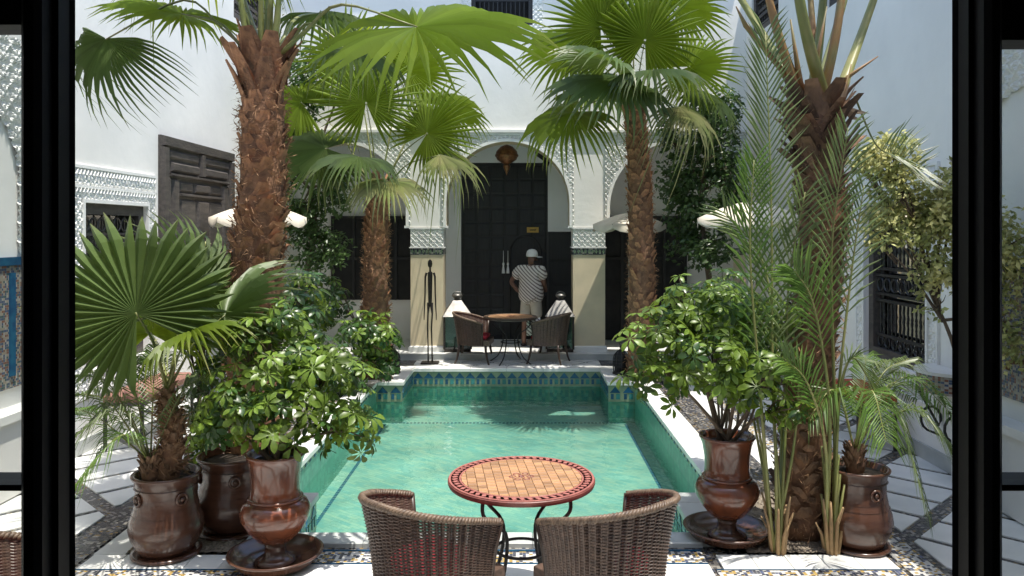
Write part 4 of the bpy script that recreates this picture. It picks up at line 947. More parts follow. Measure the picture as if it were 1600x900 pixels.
# ---------------------------------------------------------------- person in striped shirt and white cap
def skin_mesh(name, verts, edges, radii, mat, parent, root=0, sub=2, world=False):
    me = bpy.data.meshes.new(name); me.from_pydata([tuple(v) for v in verts], edges, []); me.update(); o = put(name, me, parent, world=world)
    md = o.modifiers.new('skin', 'SKIN'); md.use_smooth_shade = True
    if not me.skin_vertices: me.attributes.new
    for i, r in enumerate(radii):
        sv = me.skin_vertices[0].data[i]; sv.radius = r if hasattr(r, '__len__') else (r, r); sv.use_root = (i == root)
    ss = o.modifiers.new('sub', 'SUBSURF'); ss.levels = sub; ss.render_levels = sub
    me.materials.append(M[mat]); return o
def person():
    Y = 14.05; b = V((CAMX + (830 - CX) * Y / F, Y, GZ))
    th = thing('person', 'person in white cap and striped shirt standing with a hand on the hip', 'person', b, radians(-28))
    # local: faces +Y; right is +X. height 1.66
    v = [(0, 0, .88), (0, -.005, 1.05), (0, -.01, 1.22), (0, -.01, 1.36), (0, .0, 1.43), (0, .03, 1.53), (0, .035, 1.62),      # 0-6 spine, neck, head
         (.19, -.005, 1.36), (.25, -.0, 1.12), (.20, .18, .98), (.14, .25, .98),                                              # 7-10 right arm forward
         (-.20, -.01, 1.36), (-.37, -.08, 1.14), (-.24, -.05, .98), (-.17, -.07, .95),                                             # 11-14 left arm, hand on hip
         (.09, 0, .82), (.10, .02, .48), (.10, -.02, .10), (.11, .02, .045), (.12, .12, .03),                                     # 15-19
         (-.09, 0, .82), (-.12, .0, .48), (-.13, -.04, .10), (-.14, .0, .045), (-.15, .10, .03)]                                  # 20-24
    e = [(0, 1), (1, 2), (2, 3), (3, 4), (4, 5), (5, 6), (3, 7), (7, 8), (8, 9), (9, 10), (3, 11), (11, 12), (12, 13), (13, 14), (0, 15), (15, 16), (16, 17), (17, 18), (18, 19), (0, 20), (20, 21), (21, 22), (22, 23), (23, 24)]
    r = [(.15, .11), (.14, .10), (.15, .105), (.13, .09), .055, (.075, .09), (.075, .085), .062, .045, .036, .03, .062, .045, .036, .03, .085, .06, .042, .04, .03, .085, .06, .042, .04, .03]
    skin_mesh('body', v, e, r, 'skin', th)
    # loose shirt with short wide sleeves
    v2 = [(0, 0, .72), (0, -.01, 1.02), (0, -.015, 1.2), (0, -.01, 1.35), (0, 0, 1.42), (.19, -.01, 1.345), (.265, -.01, 1.17), (-.20, -.015, 1.345), (-.33, -.06, 1.20)]
    skin_mesh('shirt', v2, [(0, 1), (1, 2), (2, 3), (3, 4), (3, 5), (5, 6), (3, 7), (7, 8)], [(.27, .20), (.25, .18), (.225, .16), (.18, .125), .07, .11, .115, .11, .125], 'stripe', th)
    v3 = [(0, 0, .94), (.09, 0, .80), (.105, .015, .60), (.105, .018, .50), (-.09, 0, .80), (-.115, 0, .60), (-.12, 0, .50)]
    skin_mesh('shorts', v3, [(0, 1), (1, 2), (2, 3), (0, 4), (4, 5), (5, 6)], [(.16, .13), .115, .105, .10, .115, .105, .10], 'beige_cloth', th)
    m = MB(); m.lathe([(.098, 1.585), (.104, 1.60), (.102, 1.64), (.088, 1.685), (.05, 1.715), (0, 1.722)], 20, (0, .03, 0))
    n = 9; top = []
    for i in range(n): a = pi * (.12 + .76 * i / (n - 1)); top.append((.10 * cos(a), .03 + .098 * sin(a), 1.598)); 
    bot = [(1.02 * x, .03 + (y - .03) * 1.0 + .095 * sin(pi * (.12 + .76 * i / (n - 1))), z - .018) for i, (x, y, z) in enumerate(top)]
    m.add(top + bot + [(x, y, z - .008) for x, y, z in bot], [(i, i + 1, n + i + 1, n + i) for i in range(n - 1)] + [(n + i, n + i + 1, 2 * n + i + 1, 2 * n + i) for i in range(n - 1)])
    m.xf(Matrix.Translation((0, .03, 0)) @ Matrix.Rotation(radians(-45), 4, 'Z') @ Matrix.Translation((0, -.03, 0)))
    m.build('cap', 'white_cloth', th, smooth=True, world=False)
    # face and hands
    f = MB(); f.lathe([(0, -.018), (.012, -.01), (.012, .01), (0, .018)], 8, (0, .128, 1.535))
    for s in (-1, 1): f.lathe([(0, -.028), (.012, -.02), (.014, .015), (0, .028)], 8, (s * .085, .03, 1.54))
    f.xf(Matrix.Translation((0, .03, 0)) @ Matrix.Rotation(radians(-45), 4, 'Z') @ Matrix.Translation((0, -.03, 0)))
    f.build('nose_and_ears', 'skin', th, smooth=True, world=False)
    for base, d, side in ((V((.14, .25, .98)), V((-.7, .7, .0)), 1), (V((-.17, -.07, .95)), V((.7, -.1, -.5)), -1)):
        h = MB(); d.normalize(); sd = d.cross(V((0, 0, 1))).normalized()
        for k, L in enumerate((.07, .08, .085, .075)): p = base + sd * (k - 1.5) * .018; h.tube([p, p + d * L * .5, p + d * L * .8 + V((0, 0, -.015)), p + d * L + V((0, 0, -.04))], [.010, .010, .009, .007], 6)
        h.tube([base, base + sd * .035 + d * .02, base + sd * .05 + d * .05], [.012, .011, .008], 6)
        h.build('fingers', 'skin', th, smooth=True, world=False)
    for s, x in ((1, .11), (-1, -.14)): MB().tube([(x, -.07, .03), (x, .0, .035), (x, .10, .03), (x, .17, .024)], [.035, .045, .045, .025], 10, flat=.6).build('shoe', 'wood_leg', th, smooth=True, world=False)
person()
# ---------------------------------------------------------------- parasols
def parasol(loc, r, h, label):
    th = thing('parasol', label, 'parasol', loc, .2, group='cream parasols along the walls'); n = 8; can = MB(); rise = .30 * r
    def pt(k, f):
        a = 2 * pi * k / n; sag = .035 * r * sin(pi * f) if True else 0
        return V((r * f * cos(a), r * f * sin(a), h + rise * (1 - f ** 1.5)))
    for k in range(n):
        p = MB(); S = 5; Q = 4
        for i in range(S + 1):
            f = i / S
            for q in range(Q + 1):
                w = q / Q; A, Bp = pt(k, f), pt(k + 1, f); c = A.lerp(Bp, w); c.z -= .06 * r * f * sin(pi * w); p.v.append(tuple(c))
        for i in range(S):
            for q in range(Q): p.f.append((i * (Q + 1) + q, i * (Q + 1) + q + 1, (i + 1) * (Q + 1) + q + 1, (i + 1) * (Q + 1) + q))
        k0 = len(p.v)
        for q in range(Q + 1): x, y, z = p.v[S * (Q + 1) + q]; p.v.append((x * 1.005, y * 1.005, z - .07 - .03 * sin(pi * q / Q)))
        for q in range(Q): p.f.append((S * (Q + 1) + q, S * (Q + 1) + q + 1, k0 + q + 1, k0 + q))
        p.build('canopy_panel', 'canvas', th, smooth=True, world=False)
        MB().tube([pt(k, .02) - V((0, 0, .012)), pt(k, .5) - V((0, 0, .012)), pt(k, 1) - V((0, 0, .012))], .008, 4).build('rib', 'wood_leg', th, world=False)
    MB().tube([(0, 0, .06), (0, 0, h + rise)], .022, 10).build('pole', 'canvas', th, smooth=True, world=False)
    lathe_obj('finial', [(.03, h + rise), (.02, h + rise + .04), (0, h + rise + .07)], 'wood_leg', th, 10)
    lathe_obj('base', [(0, .002), (.22, .002), (.22, .05), (.05, .07), (.03, .2)], 'iron', th, 16)
    return th
parasol((-3.25, 10.5, 0), .62, 2.32, 'cream canvas parasol beside the panelled wooden shutter')
parasol((3.35, 10.9, 0), .75, 2.32, 'cream canvas parasol against the dark creeper on the shaded side')
parasol((1.98, 12.85, 0), .62, 2.25, 'cream canvas parasol behind the tall far fan palm trunk')
# ---------------------------------------------------------------- benches along the walls
def bench(loc, L, label, cmat, rz=0):
    th = thing('cushioned_bench', label, 'bench', loc, rz); w = .2
    MB().box(-w, w, -L, L, .44, .475).build('seat_board', 'wood_old', th, world=False)
    for x in (-w + .02, w - .02):
        for y in (-L + .03, L - .03): MB().box(x - .014, x + .014, y - .014, y + .014, 0.001, .44).build('leg', 'iron', th, world=False)
    MB().bbox(-w + .01, w - .01, -L + .01, L - .01, .4755, .56, .03).build('cushion', cmat, th, world=False)
    for s in (-1, 1):
        MB().tube([(w - .02, s * (L - .03) - s * .0, .12), (w - .02, 0, .2), (w - .02, -s * (L - .03), .40)], .007, 5).build('brace', 'iron', th, world=False)
bench((3.68, 8.15, 0), .42, 'iron bench with a rust-red cushion against the shaded wall', 'orange')
bench((-3.66, 8.35, 0), .62, 'wooden bench with a pinkish cushion under the carved window', 'dull_rose')
# demi-lune tiled console on scrolled iron brackets
cs = thing('console_table', 'half-round mosaic console on scrolled iron brackets on the shaded wall', 'console', (WX - .002, 7.0, 0))
MB().prism([(-.0, -.3)] + [(-.3 * sin(t * pi / 12), -.3 * cos(t * pi / 12)) for t in range(1, 12)] + [(0, .3)], .74, .90).build('drum', 'mosaic_wall', cs, world=False)
MB().prism([(-.0, -.32)] + [(-.32 * sin(t * pi / 12), -.32 * cos(t * pi / 12)) for t in range(1, 12)] + [(0, .32)], .902, .93).build('top', 'marble', cs, world=False)
for y in (-.2, .2):
    MB().tube([(-.02, y, .30)] + [(-.10 - .09 * cos(t), y, .45 + .11 * sin(t)) for t in [q * .5 - 1.2 for q in range(11)]] + [(-.22, y, .73)], .012, 6).build('bracket', 'iron', cs, smooth=True, world=False)
# clay pot beyond the right pane
pt = thing('clay_pot', 'small red clay pot on the floor beyond the door glass', 'pot', (2.62, 3.75, 0)); lathe_obj('body', [(0, .001), (.13, .001), (.19, .12), (.205, .24), (.17, .33), (.185, .37), (.165, .38), (.15, .35)], 'clay_red', pt)
lathe_obj('soil', [(0, .34), (.155, .335)], 'soil', pt)
# ================================================================ plants
R = random.Random(23)
def rv(s=1.0): return V((R.gauss(0, 1), R.gauss(0, 1), R.gauss(0, 1))) * s
# ---------------------------------------------------------------- fan leaves
def fan_mesh(seed, n=40, spread=300, join=.52, droop=.18, tip=.22, cone=.0, mat='fan', pleat=.95):
    r_ = random.Random(seed); m = MB(); sp = radians(spread); da = sp / n
    wob = [r_.uniform(-.02, .02) for _ in range(n + 1)]
    for i in range(n):
        a = -sp / 2 + da * (i + .5); L = (.80 + .20 * cos(a * .55)) * r_.uniform(.93, 1.04); jn = join * r_.uniform(.9, 1.1)
        tw = r_.uniform(-.05, .05); td = tip * r_.uniform(.4, 1.7); broken = r_.random() < .05
        rows = []
        for t in (.015, .2, .38, jn, jn + (1 - jn) * .35, jn + (1 - jn) * .7, 1.0):
            rr = t * L; hw = (da / 2) * rr if t <= jn + 1e-6 else (da / 2) * jn * L * (1 - ((t - jn) / (1 - jn)) ** 1.3) * 1.0
            u = max(0, (t - jn) / (1 - jn)); aa = a + tw * u
            z = -droop * rr * rr + cone * rr - td * u * u * (2.2 if broken else 1) ; rad = rr - .35 * td * u * u
            c = V((rad * sin(aa), rad * cos(aa), z)); s = V((cos(aa), -sin(aa), 0)); pl = pleat * hw
            if t <= jn + 1e-6:
                # shared valley edges: angle-exact positions
                e0 = V((rad * sin(a - da / 2), rad * cos(a - da / 2), z - pl)); e1 = V((rad * sin(a + da / 2), rad * cos(a + da / 2), z - pl))
            else: e0 = c - s * hw - V((0, 0, pl)); e1 = c + s * hw - V((0, 0, pl))
            rows.append((e0, c + V((0, 0, pl)), e1))
        k = len(m.v)
        for q in rows: m.v.extend([tuple(p) for p in q])
        for j in range(len(rows) - 1):
            b = k + j * 3; m.f.append((b, b + 1, b + 4, b + 3)); m.f.append((b + 1, b + 2, b + 5, b + 4))
    return m.mesh('leaf_blade', mat)
FAN = {k: [fan_mesh(100 + s, mat=k, **kw) for s, kw in enumerate((dict(n=42, spread=325, droop=.12, tip=.14, cone=.05, join=.44), dict(n=38, spread=270, droop=.25, tip=.3), dict(n=36, spread=215, droop=.35, tip=.45, join=.45), dict(n=40, spread=300, droop=.2, tip=.2, cone=-.1), dict(n=34, spread=300, droop=.08, tip=.08, join=.68)))] for k in ('fan', 'fan_dk', 'fan_pale')}
def frond(th, base, hub, D, N, rad, kind=0, mat='fan', pr=.022, sag=.0, pmat='petiole', out=None):
    base, hub = V(base), V(hub); d = hub - base
    mid = base.lerp(hub, .5) + V((0, 0, .14 * d.length + sag)) if out is None else V(out)
    pts = bez([base, base.lerp(mid, .5) + V((0, 0, .02 * d.length)), mid, hub], 12)
    m = MB().tube(pts, [pr * 1.7 - pr * 1.05 * i / 12 for i in range(13)], 6, flat=.55)
    for i in range(1, 12):                                                 # marginal spines
        p = pts[i]; t = (pts[i + 1] - pts[i - 1]).normalized(); s = t.cross(V((0, 0, 1)))
        if s.length < .05: s = V((1, 0, 0))
        s.normalize()
        for sg in (-1, 1): q = p + s * sg * pr * (1.5 - .06 * i); m.tri(q - t * .008, q + t * .008, q + s * sg * .016 + t * .012)
    o = m.build('frond', pmat, th, smooth=True)
    D = V(D).normalized(); hubm = frame_mx(hub - D * .01, D, N, (rad * R.uniform(.95, 1.05), rad, rad))
    put('leaf_blade', FAN[mat][kind], o, hubm)
    return o
# ---------------------------------------------------------------- leaf-base scales on trunks
def boot_mesh(seed, mat, w=.06, L=.12, out=.05):
    r_ = random.Random(seed); m = MB(); rows = 4
    for j in range(rows + 1):
        t = j / rows; ww = w * (1 - .62 * t) * r_.uniform(.9, 1.1); z = out * t ** 1.5 + r_.uniform(-.004, .004); y = L * t
        for k in (-1, -.45, .45, 1): m.v.append((ww * k, y, z - abs(k) * .018 * (1 - t) - (.010 if abs(k) > .9 else 0)))
    for j in range(rows):
        for k in range(3): b = j * 4 + k; m.f.append((b, b + 1, b + 5, b + 4))
    b = rows * 4; n0 = len(m.v); m.v.append((0, L * .55, out * .3 - .03))
    m.f += [(b + k, b + k + 1, n0) for k in range(3)] + [(b, n0, b - 8), (b + 3, b - 5, n0)]
    return m.mesh('leaf_base', mat)
def palm_trunk(th, path, radii, bmat='boot', step=.05, per=9, bs=(1, 1), seed=1, fibers=1500, big_from=.86, flare=1.0):
    pts = bez(path, 24); rr = [radii[0] + (radii[1] - radii[0]) * i / 24 for i in range(25)]
    MB().tube(pts, rr, 14).build('trunk', 'trunk', th, smooth=True)
    small = [boot_mesh(seed * 10 + s, bmat, .055 * bs[0], .11 * bs[1], .035 * flare) for s in range(4)]
    big = [boot_mesh(seed * 10 + 5 + s, bmat, .075 * bs[0], .24 * bs[1], .09 * flare) for s in range(3)]
    L = sum((pts[i + 1] - pts[i]).length for i in range(24)); k = 0; n = int(L / step) * per
    n = min(n, 290)
    for k in range(n):
        t = (k + .5) / n; f = t * 24; i = min(int(f), 23); c = pts[i].lerp(pts[i + 1], f - i); r = rr[i]; ax = (pts[i + 1] - pts[i]).normalized()
        a = k * 2.39996 + R.uniform(-.2, .2); u = ax.orthogonal().normalized(); w = ax.cross(u); o = u * cos(a) + w * sin(a)
        isb = t > big_from
        if isb and k % 3: 
            if R.random() < .45: continue
        s = R.uniform(.8, 1.25); mx = frame_mx(c + o * r * .93, ax + rv(.10), o + rv(.12), s)
        put('leaf_base', R.choice(big if isb else small), th, mx)
    fb = MB()
    for k in range(fibers):
        t = R.random(); f = t * 24; i = min(int(f), 23); c = pts[i].lerp(pts[i + 1], f - i); r = rr[i]; ax = (pts[i + 1] - pts[i]).normalized()
        a = R.uniform(0, 2 * pi); u = ax.orthogonal().normalized(); w = ax.cross(u); o = u * cos(a) + w * sin(a); p = c + o * r
        d = (o * R.uniform(.2, 1) + ax * R.uniform(-.8, .8) + o.cross(ax) * R.uniform(-1, 1)).normalized() * R.uniform(.03, .10); s = d.cross(o); s = (s.normalized() if s.length > 1e-5 else ax) * R.uniform(.0012, .0035)
        q = p + o * .01; fb.add([q - s, q + s, q + d * .6 + o * .01, q + d + o * R.uniform(-.01, .02)], [(0, 1, 2), (0, 2, 3)])
    o = fb.build('fibre', 'fiber', th); o['kind'] = 'stuff'
    return pts, rr
# ---------------------------------------------------------------- big fan palm by the near corner
def palm_a():
    b = V((-1.75, 6.0, 0)); top = at(411, 102, 5.95)
    th = thing('fan_palm', 'big fan palm with thick shaggy brown trunk rising behind the glazed urns', 'palm', b)
    palm_trunk(th, [b, at(395, 500, 6.0), at(410, 300, 5.97), top], (.205, .145), step=.05, per=9, seed=1, fibers=2200, big_from=.88, bs=(1.5, 1.25))
    c = top + V((0, 0, .02))
    def fr(px, py, Y, D, N, rad, kind, mat='fan', **k): frond(th, c + V((D[0] * .07, D[1] * .07, 0)), at(px, py, Y), D, N, rad, kind, mat, **k)
    fr(165, 62, 5.85, (-.25, -.25, -.95), (-.15, -.95, .25), .62, 2, 'fan_dk', pr=.014, sag=.22)
    fr(283, 22, 6.0, (-.95, .05, .30), (.25, -.32, .9), .66, 0, 'fan', pr=.016, sag=.03)
    fr(652, 42, 5.5, (.97, -.1, .0), (.03, -.52, .86), 1.06, 0, 'fan', pr=.017, sag=.12)
    fr(548, 78, 5.9, (.85, .15, -.12), (.08, -.28, .95), .55, 1, 'fan_dk', pr=.016, sag=.16)
    fr(500, 20, 6.9, (.5, .8, .1), (.0, -.15, .95), .6, 1, 'fan_dk', pr=.016)
    for px, py, Y, D, N, rad, kd, mt in ((300, -120, 5.6, (-.6, -.5, .5), (-.4, -.4, .8), .95, 0, 'fan'), (440, -160, 6.6, (.2, .7, .7), (0, -.3, .9), .95, 1, 'fan'),
                                   (330, -60, 6.7, (-.6, .7, .3), (-.3, .1, .9), .9, 1, 'fan'), (430, -260, 6.0, (.1, -.2, 1), (.1, -.9, .2), .9, 0, 'fan')):
        frond(th, c, at(px, py, Y), D, N, rad, kd, mt, pr=.026, sag=.0, pmat='petiole')
    for px, py, Y, ox in ((408, -210, 5.75, 408), (335, -150, 5.8, 372), (480, -170, 5.8, 440), (445, -230, 6.2, 425)):      # stout upright stalks to leaves above
        frond(th, at((ox + 411) / 2, 100, 5.88), at(px, py, Y), ((px - 411) / 200, -.3, .8), (0, -.6, .75), .8, 0, 'fan', pr=.03, out=at(ox, -20, 5.82))
palm_a()
def palm_b():
    b = V((-1.88, 11.62, 0)); top = at(590, 300, 11.6)
    th = thing('fan_palm', 'short fan palm with golden fibrous trunk at the pool corner near the bronze figure', 'palm', b)
    palm_trunk(th, [b, at(587, 450, 11.6), top], (.21, .15), step=.06, per=9, seed=3, fibers=1800, big_from=.95, bs=(1.35, 1.1))
    c = top
    L = [(572, 160, 11.2, (-.08, -.1, 1), (0, -.96, .28), .98, 0, 'fan'), (508, 232, 11.2, (-.85, -.3, -.12), (-.15, -.75, .62), 1.0, 3, 'fan_dk'), (668, 208, 11.3, (.75, -.15, .6), (.25, -.85, .4), .92, 0, 'fan'),
         (606, 283, 11.0, (0.1, -.9, -.30), (0, -.25, .95), .78, 1, 'fan_pale'), (688, 242, 11.2, (.92, -.15, -.22), (.25, -.45, .8), .80, 2, 'fan_pale'), (545, 88, 11.8, (-.35, .2, .9), (0, -.9, .3), 1.05, 0, 'fan'),
         (640, 110, 12.0, (.5, .3, .8), (0, -.9, .35), 1.0, 0, 'fan'), (470, 160, 11.9, (-.9, .2, .3), (-.1, -.7, .6), 1.0, 3, 'fan'), (690, 165, 12.2, (.9, .4, .25), (.1, -.6, .7), .9, 1, 'fan'), (560, 245, 10.9, (-.3, -.9, -.15), (0, -.5, .85), .8, 1, 'fan_dk')]
    for l in L: frond(th, c + V((l[3][0] * .06, l[3][1] * .06, 0)), at(*l[:3]), l[3], l[4], l[5], l[6], l[7], pr=.015)
palm_b()
def palm_c():
    b = V((1.98, 11.62, 0)); top = at(992, 168, 11.6)
    th = thing('fan_palm', 'tall slim fan palm on the pool corner opposite the bronze figure', 'palm', b)
    palm_trunk(th, [b, at(1003, 450, 11.6), at(1000, 300, 11.6), top], (.21, .145), step=.06, per=8, seed=5, fibers=2200, big_from=.95, bs=(1.45, 1.2))
    c = top
    L = [(938, 42, 11.2, (-.35, -.1, .9), (-.05, -.96, .28), 1.05, 0, 'fan'), (1008, 62, 11.1, (.25, 0, .95), (0.05, -.95, .3), 1.12, 0, 'fan'), (1078, 104, 11.3, (.95, -.15, .22), (.15, -.85, .5), .86, 0, 'fan'),
         (966, 122, 10.9, (-.92, -.4, -.05), (-.1, -.5, .85), 1.15, 3, 'fan_dk'), (893, 176, 11.0, (-.85, -.3, -.45), (-.4, -.55, .7), .98, 1, 'fan'), (1062, 168, 11.0, (.72, -.5, -.5), (.4, -.55, .7), .86, 2, 'fan_pale'),
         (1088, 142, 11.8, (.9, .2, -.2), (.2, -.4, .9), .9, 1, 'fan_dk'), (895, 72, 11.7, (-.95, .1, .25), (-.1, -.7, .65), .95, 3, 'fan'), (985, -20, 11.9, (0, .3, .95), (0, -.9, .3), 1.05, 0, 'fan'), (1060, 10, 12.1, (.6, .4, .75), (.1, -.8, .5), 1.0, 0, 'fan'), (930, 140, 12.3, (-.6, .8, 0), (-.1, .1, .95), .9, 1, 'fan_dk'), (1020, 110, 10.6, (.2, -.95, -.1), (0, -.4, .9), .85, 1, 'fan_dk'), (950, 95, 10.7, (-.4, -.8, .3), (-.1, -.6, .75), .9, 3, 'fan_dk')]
    for l in L: frond(th, c + V((l[3][0] * .06, l[3][1] * .06, 0)), at(*l[:3]), l[3], l[4], l[5], l[6], l[7], pr=.016)
palm_c()
def palm_pot():
    b = V((JL.x - .0, JL.y, .505))
    th = thing('fan_palm', 'young fan palm growing in the dark glazed planter', 'palm', b); top = at(262, 612, 5.28)
    palm_trunk(th, [b, at(270, 680, 5.3), top], (.085, .045), step=.05, per=6, seed=8, fibers=700, big_from=2, bs=(.6, .6), bmat='boot_dk')
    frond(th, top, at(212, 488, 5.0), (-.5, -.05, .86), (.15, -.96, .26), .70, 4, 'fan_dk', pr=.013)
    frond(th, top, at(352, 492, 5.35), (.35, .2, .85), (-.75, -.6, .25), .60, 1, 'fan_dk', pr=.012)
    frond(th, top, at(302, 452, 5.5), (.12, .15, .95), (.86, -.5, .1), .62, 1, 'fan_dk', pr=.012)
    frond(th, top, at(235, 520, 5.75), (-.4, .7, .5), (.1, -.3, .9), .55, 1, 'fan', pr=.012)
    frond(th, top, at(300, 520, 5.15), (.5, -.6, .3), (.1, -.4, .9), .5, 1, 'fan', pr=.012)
palm_pot()
# ---------------------------------------------------------------- feather fronds
def pinnate(th, ps, n=44, ll=.36, mat='date', start=.2, pr=.012, width=.011, vee=.55, lean=.8, droopl=.12, pmat='petiole', nrm=None):
    ps = [V(p) for p in ps]; K = 26; pts = bez(ps, K)
    o = MB().tube(pts, [pr * (1 - .85 * i / K) + .0015 for i in range(K + 1)], 6, flat=.7).build('frond', pmat, th, smooth=True)
    m = MB()
    for k in range(n):
        t = start + (1 - start) * (k + .5) / n; f = t * K; i = min(int(f), K - 1); p = pts[i].lerp(pts[i + 1], f - i); tg = (pts[i + 1] - pts[i]).normalized()
        ref = nrm if nrm is not None else V((0, 0, 1))
        s = tg.cross(ref); s = s.normalized() if s.length > .15 else tg.cross(V((.3, -1, .1))).normalized(); up = s.cross(tg).normalized()
        for sg in (-1, 1):
            u = (t - start) / (1 - start); L = ll * (.45 + .9 * sin(pi * min(1, .12 + .82 * u)) * .62) * R.uniform(.85, 1.12)
            d = (s * sg + tg * (lean + .5 * u + R.uniform(-.12, .12)) + up * (vee * R.uniform(.5, 1.2))).normalized(); q = p + d * L * .5; e = p + d * L + V((0, 0, -droopl * L * R.uniform(.5, 1.6)))
            w = d.cross(up); w = w.normalized() * width * R.uniform(.85, 1.1); fo = d.cross(w).normalized() * width * .5
            m.add([p - w * .35, p + w * .35, q - w + fo, q + fo * -.6, q + w + fo, e], [(0, 3, 2), (0, 1, 3), (1, 4, 3), (2, 3, 5), (3, 4, 5)])
    b = m.build('leaflets', mat, o); b['kind'] = 'stuff'
    return o
def date_palm():
    b = V((2.17, 5.62, 0)); top = at(1275, 175, 5.6)
    th = thing('date_palm', 'thick date palm trunk with orange leaf stubs beside the shaded wing', 'palm', b)
    pts, rr = palm_trunk(th, [b, at(1262, 600, 5.62), at(1285, 350, 5.62), top], (.165, .15), bmat='boot_dk', step=.07, per=9, seed=12, fibers=1500, big_from=.80, bs=(1.25, 1.0), flare=1.5)
    c = top
    tips = [(1196, -30, 5.5, 1150, -420), (1240, -60, 5.3, 1200, -520), (1290, -60, 5.7, 1300, -560), (1318, -40, 5.5, 1330, -500), (1365, 0, 5.9, 1480, -330), (1165, 10, 5.9, 990, -260), (1262, -70, 6.0, 1240, -480), (1335, -60, 6.3, 1420, -420)]
    for i, (x1, y1, Y, x2, y2) in enumerate(tips):
        e = at(x2, y2, Y + R.uniform(-.7, .7)); q = c + V((R.uniform(-.09, .09), R.uniform(-.09, .09), -.12 * R.random()))
        pinnate(th, [q, at(x1, y1, Y), e], n=40, ll=.42, start=.55, pr=.055 if i < 6 else .04, pmat='petiole' if i % 3 else 'petiole_or', mat='date')
    # cut orange stubs and a torn sheath
    for (x1, y1, x2, y2, pmt) in ((1250, 130, 1235, 30, 'petiole_or'), (1165, 40, 1150, 10, 'petiole_or'), (1310, 190, 1330, 100, 'petiole_or'), (1325, 120, 1372, 88, 'petiole_or'), (1275, 100, 1292, 10, 'petiole_or')):
        p = at(x1, y1, 5.5); MB().tube([c.lerp(p, .1) if y1 > 0 else c, p, at(x2, y2, 5.45)], [.034, .028, .006], 6, flat=.5).build('leaf_stub', pmt, th, smooth=True)
    sh = MB(); k = 0
    for s in range(12):
        a = at(1300 + s * 2, 190 - s * 2, 5.5); e = at(1325 + s * 2.5 + R.uniform(-4, 6), 120 + s * 6 + R.uniform(-10, 10), 5.42 + .01 * s); w = V((.012, 0, .008)); mm = a.lerp(e, .5) + rv(.012)
        sh.add([a - w, a + w, mm - w * 1.4, mm + w * 1.4, e], [(0, 1, 3, 2), (2, 3, 4)])
    sh.build('torn_sheath', pm('dry_sheath', (.42, .32, .22), (.27, .19, .12), rough=.9, scale=20), th)
    # thin bent frond hanging beside the wall
    pinnate(th, [at(1335, 150, 5.6), at(1368, 225, 5.7), at(1400, 245, 5.8), at(1432, 272, 5.9)], n=18, ll=.36, start=.42, pr=.008, mat='date', width=.007, lean=.1, vee=.9, nrm=V((.7, -.6, .3)))
date_palm()
def clump(px, py, Y, fr, label, mats):
    b = at(px, py, Y); b.z = .005
    th = thing('palm_clump', label, 'palm', b)
    for k in range(5):                                                     # bare cut stalks
        a = R.uniform(0, 6.3); d = V((cos(a), sin(a) * .5, 0)); h = R.uniform(.35, 1.0)
        MB().tube([b + d * .03, b + d * (.05 + .05 * h) + V((0, 0, h * .6)), b + d * (.06 + .12 * h) + V((0, 0, h))], [.019, .015, .010], 6, flat=.7).build('cut_stalk', 'petiole', th, smooth=True)
    for k in range(11):                                                     # cut tan sheaths round the foot
        a = k * 2 * pi / 9 + R.uniform(-.3, .3); d = V((cos(a), sin(a), 0)); h = R.uniform(.14, .40); p = b + d * .04
        MB().tube([p, p + d * .02 + V((0, 0, h * .6)), p + d * R.uniform(.03, .09) + V((0, 0, h))], [.028, .022, .010], 6, flat=.5).build('cut_sheath', 'dry_sheath_m', th, smooth=True)
    for i, f in enumerate(fr):
        a = i * 2.4; st = b + V((.035 * cos(a), .035 * sin(a), .02)); ps = [st] + [at(*q) for q in f[0]]
        pinnate(th, ps, n=f[1], ll=f[2], start=f[3], mat=mats[i % len(mats)], pr=.018, width=.0092, lean=1.3, vee=.45, nrm=V((.1, -1, .15)) if f[4] else None)
M['dry_sheath_m'] = pm('tan_cut_sheath', (.40, .26, .13), (.27, .18, .09), rough=.85, scale=20)
clump(1215, 862, 5.32, [([(1208, 620, 5.3), (1205, 320, 5.3), (1196, 50, 5.35)], 46, .46, .36, 1), ([(1190, 640, 5.25), (1172, 400, 5.2), (1178, 250, 5.2)], 24, .36, .45, 1), ([(1228, 640, 5.35), (1232, 450, 5.3), (1258, 300, 5.2)], 20, .40, .45, 1), ([(1220, 650, 5.4), (1195, 420, 5.5), (1130, 330, 5.6)], 14, .34, .6, 1), ([(1240, 700, 5.3), (1250, 560, 5.2)], 10, .22, .6, 1)],
      'clump of tall green palm stalks with feathery fronds, cut at the foot beside the urn', ['date', 'date_br', 'date'])
clump(1299, 864, 5.32, [([(1303, 600, 5.3), (1300, 380, 5.25), (1325, 200, 5.2)], 22, .38, .5, 1), ([(1296, 640, 5.25), (1272, 480, 5.1), (1240, 420, 5.0)], 22, .40, .5, 1), ([(1310, 640, 5.3), (1330, 560, 5.3), (1362, 600, 5.3)], 14, .22, .55, 0), ([(1308, 640, 5.35), (1330, 430, 5.4), (1350, 290, 5.4)], 16, .34, .55, 1), ([(1290, 700, 5.2), (1262, 600, 5.1), (1225, 560, 5.0)], 16, .3, .5, 1)],
      'clump of green palm stalks with a tan cut foot beside the dark planter', ['date', 'date_br', 'date'])
